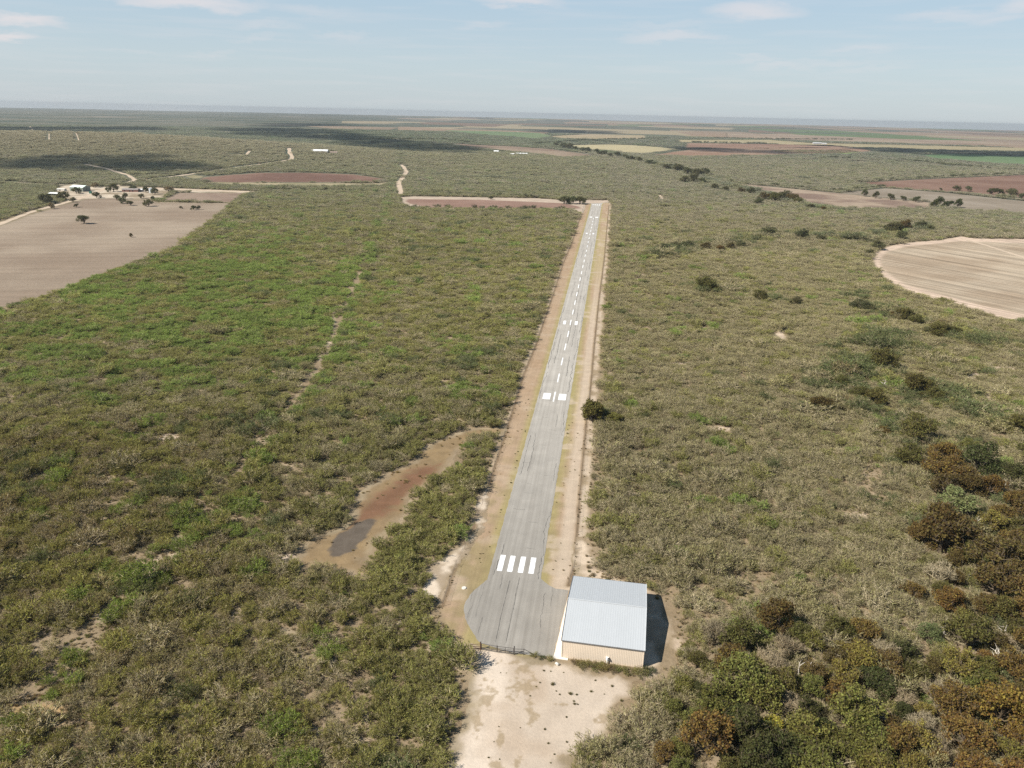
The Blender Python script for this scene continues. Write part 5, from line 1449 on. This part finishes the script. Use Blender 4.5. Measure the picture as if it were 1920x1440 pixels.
# ---------------------------------------------------------------- the ranch and the far farms
def gable(name, px, py, L, Wd, e, r, rot, label, cat, wallc, roofc, openside=None, extra=None):
    x, y = P(px, py); x, y = float(x), float(y)
    t = empty(name, (x, y, float(height(x, y)) + 0.05), math.radians(rot)); tag(t, label, cat)
    wm = plain(name + '_wall', wallc, 0.8, 0, 0.1, 0.5); rm = plain(name + '_roof', roofc, 0.6, 0, 0.08, 0.5)
    mb = MB(); a, b = L / 2, Wd / 2
    v = [(-a, -b, 0), (a, -b, 0), (a, b, 0), (-a, b, 0), (-a, -b, e), (a, -b, e), (a, b, e), (-a, b, e), (-a, 0, r), (a, 0, r)]
    fs = [(0, 1, 5, 4), (2, 3, 7, 6), (1, 2, 6, 9, 5), (3, 0, 4, 8, 7)]
    if openside == 'front': fs = fs[1:]
    mb.add(v, fs); mb.build('wall', wm, t)
    o = 0.4; s = (r - e) / b
    mb = MB()
    v = [(-a - o, -b - o, e - s * o + 0.05), (a + o, -b - o, e - s * o + 0.05), (a + o, 0, r + 0.05), (-a - o, 0, r + 0.05), (-a - o, b + o, e - s * o + 0.05), (a + o, b + o, e - s * o + 0.05)]
    v += [(p[0], p[1], p[2] + 0.18) for p in v]
    mb.add(v, [(6, 7, 8, 9), (9, 8, 11, 10), (0, 3, 2, 1), (3, 4, 5, 2), (0, 1, 7, 6), (4, 10, 11, 5), (0, 6, 9, 3), (3, 9, 10, 4), (1, 2, 8, 7), (2, 5, 11, 8)])
    mb.build('roof', rm, t)
    dk = MATS.get('dark_opening') or plain('dark_opening', (0.02, 0.02, 0.022), 0.8)
    for (x0, x1, z0, z1, nm) in extra or []:
        mb = MB()
        if nm == 'end_door': mb.box(-a - 0.06, -a - 0.01, x0, x1, z0, z1); nm = 'door'
        else: mb.box(x0, x1, -b - 0.06, -b - 0.01, z0, z1)
        mb.build(nm, dk, t)
    if openside == 'front':
        for k in range(4):
            mb = MB(); xx = -a + 0.3 + k * (L - 0.6) / 3; mb.tube([(xx, -b + 0.15, 0), (xx, -b + 0.15, e)], 0.12); mb.build('post', wm, t)
    return t
gable('barn', 151, 358, 22, 15, 5.5, 8.0, -14, 'pale roofed metal barn with a dark open end at the ranch', 'barn', (0.22, 0.24, 0.20), (0.62, 0.70, 0.62), None, [(-5, 5, 0, 4.6, 'end_door'), (-6, -3, 0.0, 2.2, 'door'), (4, 6, 1.2, 2.4, 'window')])
gable('open_shed', 104, 368.5, 13, 9, 4.2, 5.4, -8, 'low open shed with white roof left of the barn', 'shed', (0.20, 0.18, 0.16), (0.66, 0.66, 0.62), 'front')
hs_ = gable('ranch_house', 246, 359.5, 22, 9, 3.2, 4.8, 6, 'long low red brown ranch house behind trees beside the water tank', 'house', (0.21, 0.115, 0.09), (0.25, 0.22, 0.20), None, [(-8, -6.5, 0.8, 2.2, 'window'), (-1, 0.2, 0, 2.2, 'door'), (3, 4.6, 0.8, 2.2, 'window')])
gable('white_shed', 262, 359, 10, 6, 2.8, 3.8, 4, 'small white roofed shed right of the ranch house', 'shed', (0.28, 0.24, 0.21), (0.72, 0.72, 0.70), None, [(-1, 1, 0, 2.1, 'door')])
gable('white_hut', 116, 357.5, 12, 5, 2.2, 2.9, -10, 'small pale hut between open shed and barn', 'shed', (0.50, 0.46, 0.40), (0.66, 0.62, 0.55), None, [(-2, 0, 0, 1.8, 'door')])
STEEL = plain('galvanised_steel', (0.52, 0.55, 0.57), 0.45, 0.3, 0.08, 1)
x, y = P(284.5, 361.5)
t = empty('water_tank', (float(x), float(y), 0)); tag(t, 'tall silver cylindrical water tank at the ranch', 'water tank')
mb = MB(); mb.tube([(0, 0, 0), (0, 0, 6.6)], 3.4, 28); mb.build('shell', STEEL, t)
mb = MB(); mb.tube([(0, 0, 6.6), (0, 0, 7.3)], [3.55, 0.3], 28); mb.build('roof', STEEL, t)
for z in (1.6, 3.3, 5.0):
    mb = MB(); mb.tube([(0, 0, z), (0, 0, z + 0.12)], 3.46, 28); mb.build('hoop', STEEL, t)
x, y = P(170, 363)
GREEN = plain('green_paint', (0.03, 0.12, 0.085), 0.5)
t = empty('storage_bin', (float(x), float(y), 0)); tag(t, 'dark green storage bin in the ranch yard', 'bin')
mb = MB(); mb.box(-1.6, 1.6, -1.1, 1.1, 0.25, 2.7); mb.build('body', GREEN, t)
mb = MB(); mb.add([(-1.7, -1.2, 2.7), (1.7, -1.2, 2.7), (1.7, 1.2, 2.7), (-1.7, 1.2, 2.7), (-1.7, 0, 3.2), (1.7, 0, 3.2)], [(0, 1, 5, 4), (2, 3, 4, 5), (1, 2, 5), (3, 0, 4)]); mb.build('lid', GREEN, t)
for sx in (-1.3, 1.3):
    mb = MB(); mb.box(sx - 0.12, sx + 0.12, -0.9, 0.9, 0, 0.25); mb.build('skid', TRIMM, t)
WH, WR = (0.60, 0.58, 0.54), (0.74, 0.74, 0.72)
farms = [('farm_building', 602, 286.5, 34, 14, 5, 7.5, 0, 'white building at the end of the hill road', WH, WR), ('farm_building', 626, 288, 16, 9, 3, 4.5, 10, 'small reddish shed right of the white hill road building', (0.3, 0.2, 0.15), (0.4, 0.3, 0.25)), ('farm_building', 590, 284.5, 14, 8, 3, 4.5, 0, 'small pale shed left of the white hill road building', WH, (0.5, 0.47, 0.42)),
         ('farm_building', 931, 286, 16, 9, 4, 6, -20, 'pale house among dark trees above the runway end', WH, WR), ('farm_building', 959, 291, 16, 8, 3.5, 5, 0, 'left white shed of the farm above the runway end', WH, WR), ('farm_building', 978, 290.5, 34, 10, 4, 5.5, 3, 'long white shed of the farm above the runway end', WH, WR),
         ('farm_building', 1532, 270.5, 46, 16, 6, 9, 4, 'long grey barn out in the far right fields', (0.35, 0.33, 0.31), (0.5, 0.5, 0.5)), ('farm_building', 1545, 271, 22, 14, 5, 8, 0, 'short grey shed right of the long far barn', (0.35, 0.33, 0.31), (0.56, 0.55, 0.53))]
for nm, px_, py_, L, Wd, e, r, rot, lab, wc, rc in farms:
    gable(nm, px_, py_, L, Wd, e, r, rot, lab, 'farm building', wc, rc)

# ---------------------------------------------------------------- clouds that shade parts of the plain
CLOUDM, nd, ln = mat('cloud_white')
out = N(nd, 'ShaderNodeOutputMaterial'); d = N(nd, 'ShaderNodeBsdfDiffuse'); d.inputs[0].default_value = (0.9, 0.9, 0.9, 1); tr = N(nd, 'ShaderNodeBsdfTranslucent'); tr.inputs[0].default_value = (0.9, 0.9, 0.92, 1)
mx = N(nd, 'ShaderNodeMixShader'); mx.inputs[0].default_value = 0.35; ln.new(d.outputs[0], mx.inputs[1]); ln.new(tr.outputs[0], mx.inputs[2])
lw = N(nd, 'ShaderNodeLayerWeight'); lw.inputs['Blend'].default_value = 0.45
tp = N(nd, 'ShaderNodeBsdfTransparent'); m2 = N(nd, 'ShaderNodeMixShader')
ln.new(mathn(nd, ln, 'MULTIPLY_ADD', lw.outputs['Facing'], 0.36, 0.62, clamp=True), m2.inputs[0]); ln.new(mx.outputs[0], m2.inputs[1]); ln.new(tp.outputs[0], m2.inputs[2]); ln.new(m2.outputs[0], out.inputs[0])
def clouds(shadows):
    bm = bmesh.new(); rr = random.Random(3)
    for poly, alt, rad in shadows:
        w = W(poly); lo, hi = w.min(0), w.max(0)
        step = rad * 0.9
        for gx_ in np.arange(lo[0], hi[0] + step, step):
            for gy_ in np.arange(lo[1], hi[1] + step, step):
                a = np.array([gx_ + rr.uniform(-0.4, 0.4) * step]); b = np.array([gy_ + rr.uniform(-0.4, 0.4) * step])
                s = sdist(a, b, w)[0]
                if s < -rad * 0.15: continue
                r = rad * rr.uniform(0.65, 1.15) * (0.7 + 0.3 * min(1, max(0, s / rad)))
                z = alt + rr.uniform(-0.2, 0.5) * rad
                # the shadow slides down the sun's direction
                cx, cy = a[0] + SUN[0] * z, b[0] + SUN[1] * z
                M = Matrix.Translation((cx, cy, z)) @ Matrix.Diagonal((r, r, r * rr.uniform(0.4, 0.6), 1))
                bmesh.ops.create_icosphere(bm, subdivisions=2, radius=1.0, matrix=M)
    for v in bm.verts:
        n = fbm(np.array([v.co.x]), np.array([v.co.y + v.co.z]), 40, 7, 3)[0]
        v.co.z += (n - 0.5) * 40
    me = bpy.data.meshes.new('clouds'); bm.to_mesh(me); bm.free()
    for p in me.polygons: p.use_smooth = True
    o = link('clouds', me, CLOUDM); o['kind'] = 'stuff'
    return o
clouds([([(-250, 302), (0, 302), (110, 296), (240, 293), (330, 299), (430, 313), (380, 321), (250, 322), (120, 318), (0, 316), (-250, 322)], 1150, 70),
        ([(0, 238), (120, 239), (290, 239), (310, 243), (150, 247), (0, 247)], 1500, 170),
        ([(400, 242), (500, 239), (640, 246), (720, 258), (640, 263), (520, 258), (430, 252)], 1500, 150),
        ([(640, 256), (760, 264), (860, 273), (930, 281), (860, 287), (760, 284), (640, 275)], 1400, 90),
        ([(500, 231), (640, 232), (640, 236), (520, 237)], 1600, 260),
        ([(1000, 242), (1160, 246), (1140, 250), (1010, 248)], 1600, 190),
        ([(1280, 275.5), (1400, 280), (1500, 284), (1460, 288), (1360, 285), (1280, 281)], 1400, 100),
        ([(1590, 276), (1760, 281), (1920, 286), (2200, 293), (2200, 302), (1920, 296), (1760, 291), (1650, 284)], 1400, 110)])

# ---------------------------------------------------------------- sky, sun, air
world = bpy.data.worlds.new('World'); SC.world = world; world.use_nodes = True
nd, ln = world.node_tree.nodes, world.node_tree.links
nd.clear()
out = N(nd, 'ShaderNodeOutputWorld'); bg = N(nd, 'ShaderNodeBackground')
sky = N(nd, 'ShaderNodeTexSky', sky_type='NISHITA', sun_disc=False)
el = math.atan2(SUN[2], math.hypot(SUN[0], SUN[1]))
sky.sun_elevation = el
sky.sun_rotation = math.atan2(SUN[0], SUN[1])
sky.altitude = 100; sky.air_density = 1.0; sky.dust_density = 0.6; sky.ozone_density = 3.0
tc = N(nd, 'ShaderNodeTexCoord'); gen = tc.outputs['Generated']
nz = nd.new('ShaderNodeTexNoise'); nz.inputs['Scale'].default_value = 14; nz.inputs['Detail'].default_value = 6; nz.inputs['Roughness'].default_value = 0.62
mp = scaled(nd, ln, gen, (1, 1, 3.6)); ln.new(mp, nz.inputs['Vector'])
cloud = None
def sky_dir(px, py):
    d = (px - 960) / F * RT + (720 - py) / F * UP + FW
    return d / np.linalg.norm(d)
blobs = [(38, 38, 66, 13, 0.95), (10, 69, 52, 8, 0.8), (345, 2, 150, 15, 0.9), (1418, 22, 95, 19, 0.75), (1262, 69, 105, 12, 0.55), (975, 4, 90, 10, 0.7), (640, 66, 60, 7, 0.28), (500, 49, 75, 8, 0.25), (480, 72, 70, 6, 0.22), (1250, 46, 90, 8, 0.25), (1615, 92, 70, 8, 0.28),
         (1460, 123, 70, 8, 0.35), (1640, 128, 80, 7, 0.22), (1785, 26, 110, 12, 0.4), (1880, 34, 60, 12, 0.4), (1930, 5, 40, 16, 0.5), (590, 22, 90, 12, 0.25), (900, 45, 60, 8, 0.25), (1420, 108, 60, 5, 0.25), (230, 100, 80, 4, 0.18), (410, 100, 50, 4, 0.2), (1540, 115, 90, 6, 0.2)]
warp = nd.new('ShaderNodeVectorMath'); warp.operation = 'SUBTRACT'; ln.new(nz.outputs['Color'], warp.inputs[0]); warp.inputs[1].default_value = (0.5, 0.5, 0.5)
wsc = nd.new('ShaderNodeVectorMath'); wsc.operation = 'SCALE'; ln.new(warp.outputs[0], wsc.inputs[0]); wsc.inputs['Scale'].default_value = 0.035
wd = nd.new('ShaderNodeVectorMath'); wd.operation = 'ADD'; ln.new(gen, wd.inputs[0]); ln.new(wsc.outputs[0], wd.inputs[1])
def dot(vec, v):
    n = nd.new('ShaderNodeVectorMath'); n.operation = 'DOT_PRODUCT'; ln.new(vec, n.inputs[0]); n.inputs[1].default_value = tuple(v); return n.outputs['Value']
for px_, py_, w, h, dens in blobs:
    d = sky_dir(px_, py_); r = np.cross(d, (0, 0, 1)); r /= np.linalg.norm(r); u = np.cross(r, d)
    a = dot(wd.outputs[0], r * (F / w)); b = dot(wd.outputs[0], u * (F / h))
    q = mathn(nd, ln, 'ADD', mathn(nd, ln, 'MULTIPLY', a, a), mathn(nd, ln, 'MULTIPLY', b, b))
    # only the half of the sky the cloud stands in
    fr = mathn(nd, ln, 'GREATER_THAN', dot(gen, d), 0.5)
    s = mathn(nd, ln, 'SUBTRACT', 1.0, q, clamp=True)
    s = mathn(nd, ln, 'POWER', s, 1.35)
    s = mathn(nd, ln, 'MULTIPLY', mathn(nd, ln, 'MULTIPLY', s, dens), fr)
    cloud = s if cloud is None else mathn(nd, ln, 'MAXIMUM', cloud, s)
n2 = nd.new('ShaderNodeTexNoise'); n2.inputs['Scale'].default_value = 9; n2.inputs['Detail'].default_value = 7
ln.new(scaled(nd, ln, gen, (1, 1, 16)), n2.inputs['Vector'])
streak = N(nd, 'ShaderNodeMapRange'); ln.new(n2.outputs['Fac'], streak.inputs[0])
streak.inputs[1].default_value = 0.48; streak.inputs[2].default_value = 0.75; streak.inputs[3].default_value = 0; streak.inputs[4].default_value = 0.22
cloud = mathn(nd, ln, 'ADD', cloud, streak.outputs[0], clamp=True)
sz = N(nd, 'ShaderNodeSeparateXYZ'); ln.new(gen, sz.inputs[0])
veil = N(nd, 'ShaderNodeMapRange', interpolation_type='SMOOTHSTEP'); ln.new(sz.outputs[2], veil.inputs[0])
veil.inputs[1].default_value = 0.12; veil.inputs[2].default_value = 0.5; veil.inputs[3].default_value = 0.12; veil.inputs[4].default_value = 0.10
# thin milky air: greyest at the horizon, bluer with height
elev = N(nd, 'ShaderNodeMapRange'); ln.new(sz.outputs[2], elev.inputs[0]); elev.inputs[1].default_value = 0.0; elev.inputs[2].default_value = 1.0
milky = ramp(nd, ln, elev.outputs[0], [(0.0, (0.315, 0.355, 0.383)), (0.05, (0.312, 0.368, 0.400)), (0.15, (0.255, 0.342, 0.415)), (0.27, (0.11, 0.21, 0.32)), (0.5, (0.045, 0.105, 0.19)), (1.0, (0.03, 0.075, 0.15))])
scl_ = nd.new('ShaderNodeVectorMath'); scl_.operation = 'SCALE'; ln.new(milky, scl_.inputs[0]); scl_.inputs['Scale'].default_value = 10.0
hazy = mixc(nd, ln, veil.outputs[0], scl_.outputs[0], sky.outputs[0])
skc = mixc(nd, ln, mathn(nd, ln, 'MULTIPLY', cloud, 0.72), hazy, (5.0, 4.6, 4.6))
ln.new(skc, bg.inputs['Color']); bg.inputs['Strength'].default_value = 0.10
ln.new(bg.outputs[0], out.inputs[0])

sun = bpy.data.lights.new('sun', 'SUN'); sun.energy = 4.7; sun.angle = math.radians(0.5); sun.color = (1.0, 0.955, 0.88)
so = bpy.data.objects.new('sun', sun); COL.objects.link(so)
so.rotation_euler = Vector(SUN).to_track_quat('Z', 'Y').to_euler()

HAZE_DENSITY = 4.8e-5
if HAZE_DENSITY > 0:
    m, nd, ln = mat('air')
    out = N(nd, 'ShaderNodeOutputMaterial'); v = N(nd, 'ShaderNodeVolumePrincipled')
    v.inputs['Color'].default_value = (0.66, 0.695, 0.72, 1); v.inputs['Density'].default_value = HAZE_DENSITY; v.inputs['Anisotropy'].default_value = 0.2
    ln.new(v.outputs[0], out.inputs['Volume'])
    mb = MB(); S = RMAX + 60; mb.box(-S, S, -S, S, -60, 126)
    o = mb.build('haze', m); o['kind'] = 'stuff'

# ---------------------------------------------------------------- camera
cam = bpy.data.cameras.new('camera'); cam.sensor_width = 36; cam.lens = F / 1920 * 36
cam.clip_start = 1.0; cam.clip_end = 60000
co = bpy.data.objects.new('camera', cam); COL.objects.link(co)
M = Matrix(((RT[0], UP[0], -FW[0], 0), (RT[1], UP[1], -FW[1], 0), (RT[2], UP[2], -FW[2], H), (0, 0, 0, 1)))
co.matrix_world = M
SC.camera = co

SC.view_settings.view_transform = 'Standard'; SC.view_settings.look = 'None'
SC.view_settings.exposure = 0.75; SC.view_settings.gamma = 1.0
SC.cycles.max_bounces = 6; SC.cycles.diffuse_bounces = 2; SC.cycles.transparent_max_bounces = 24; SC.cycles.volume_bounces = 0
SC.cycles.use_denoising = False
SC.render.resolution_x = 1024; SC.render.resolution_y = 768
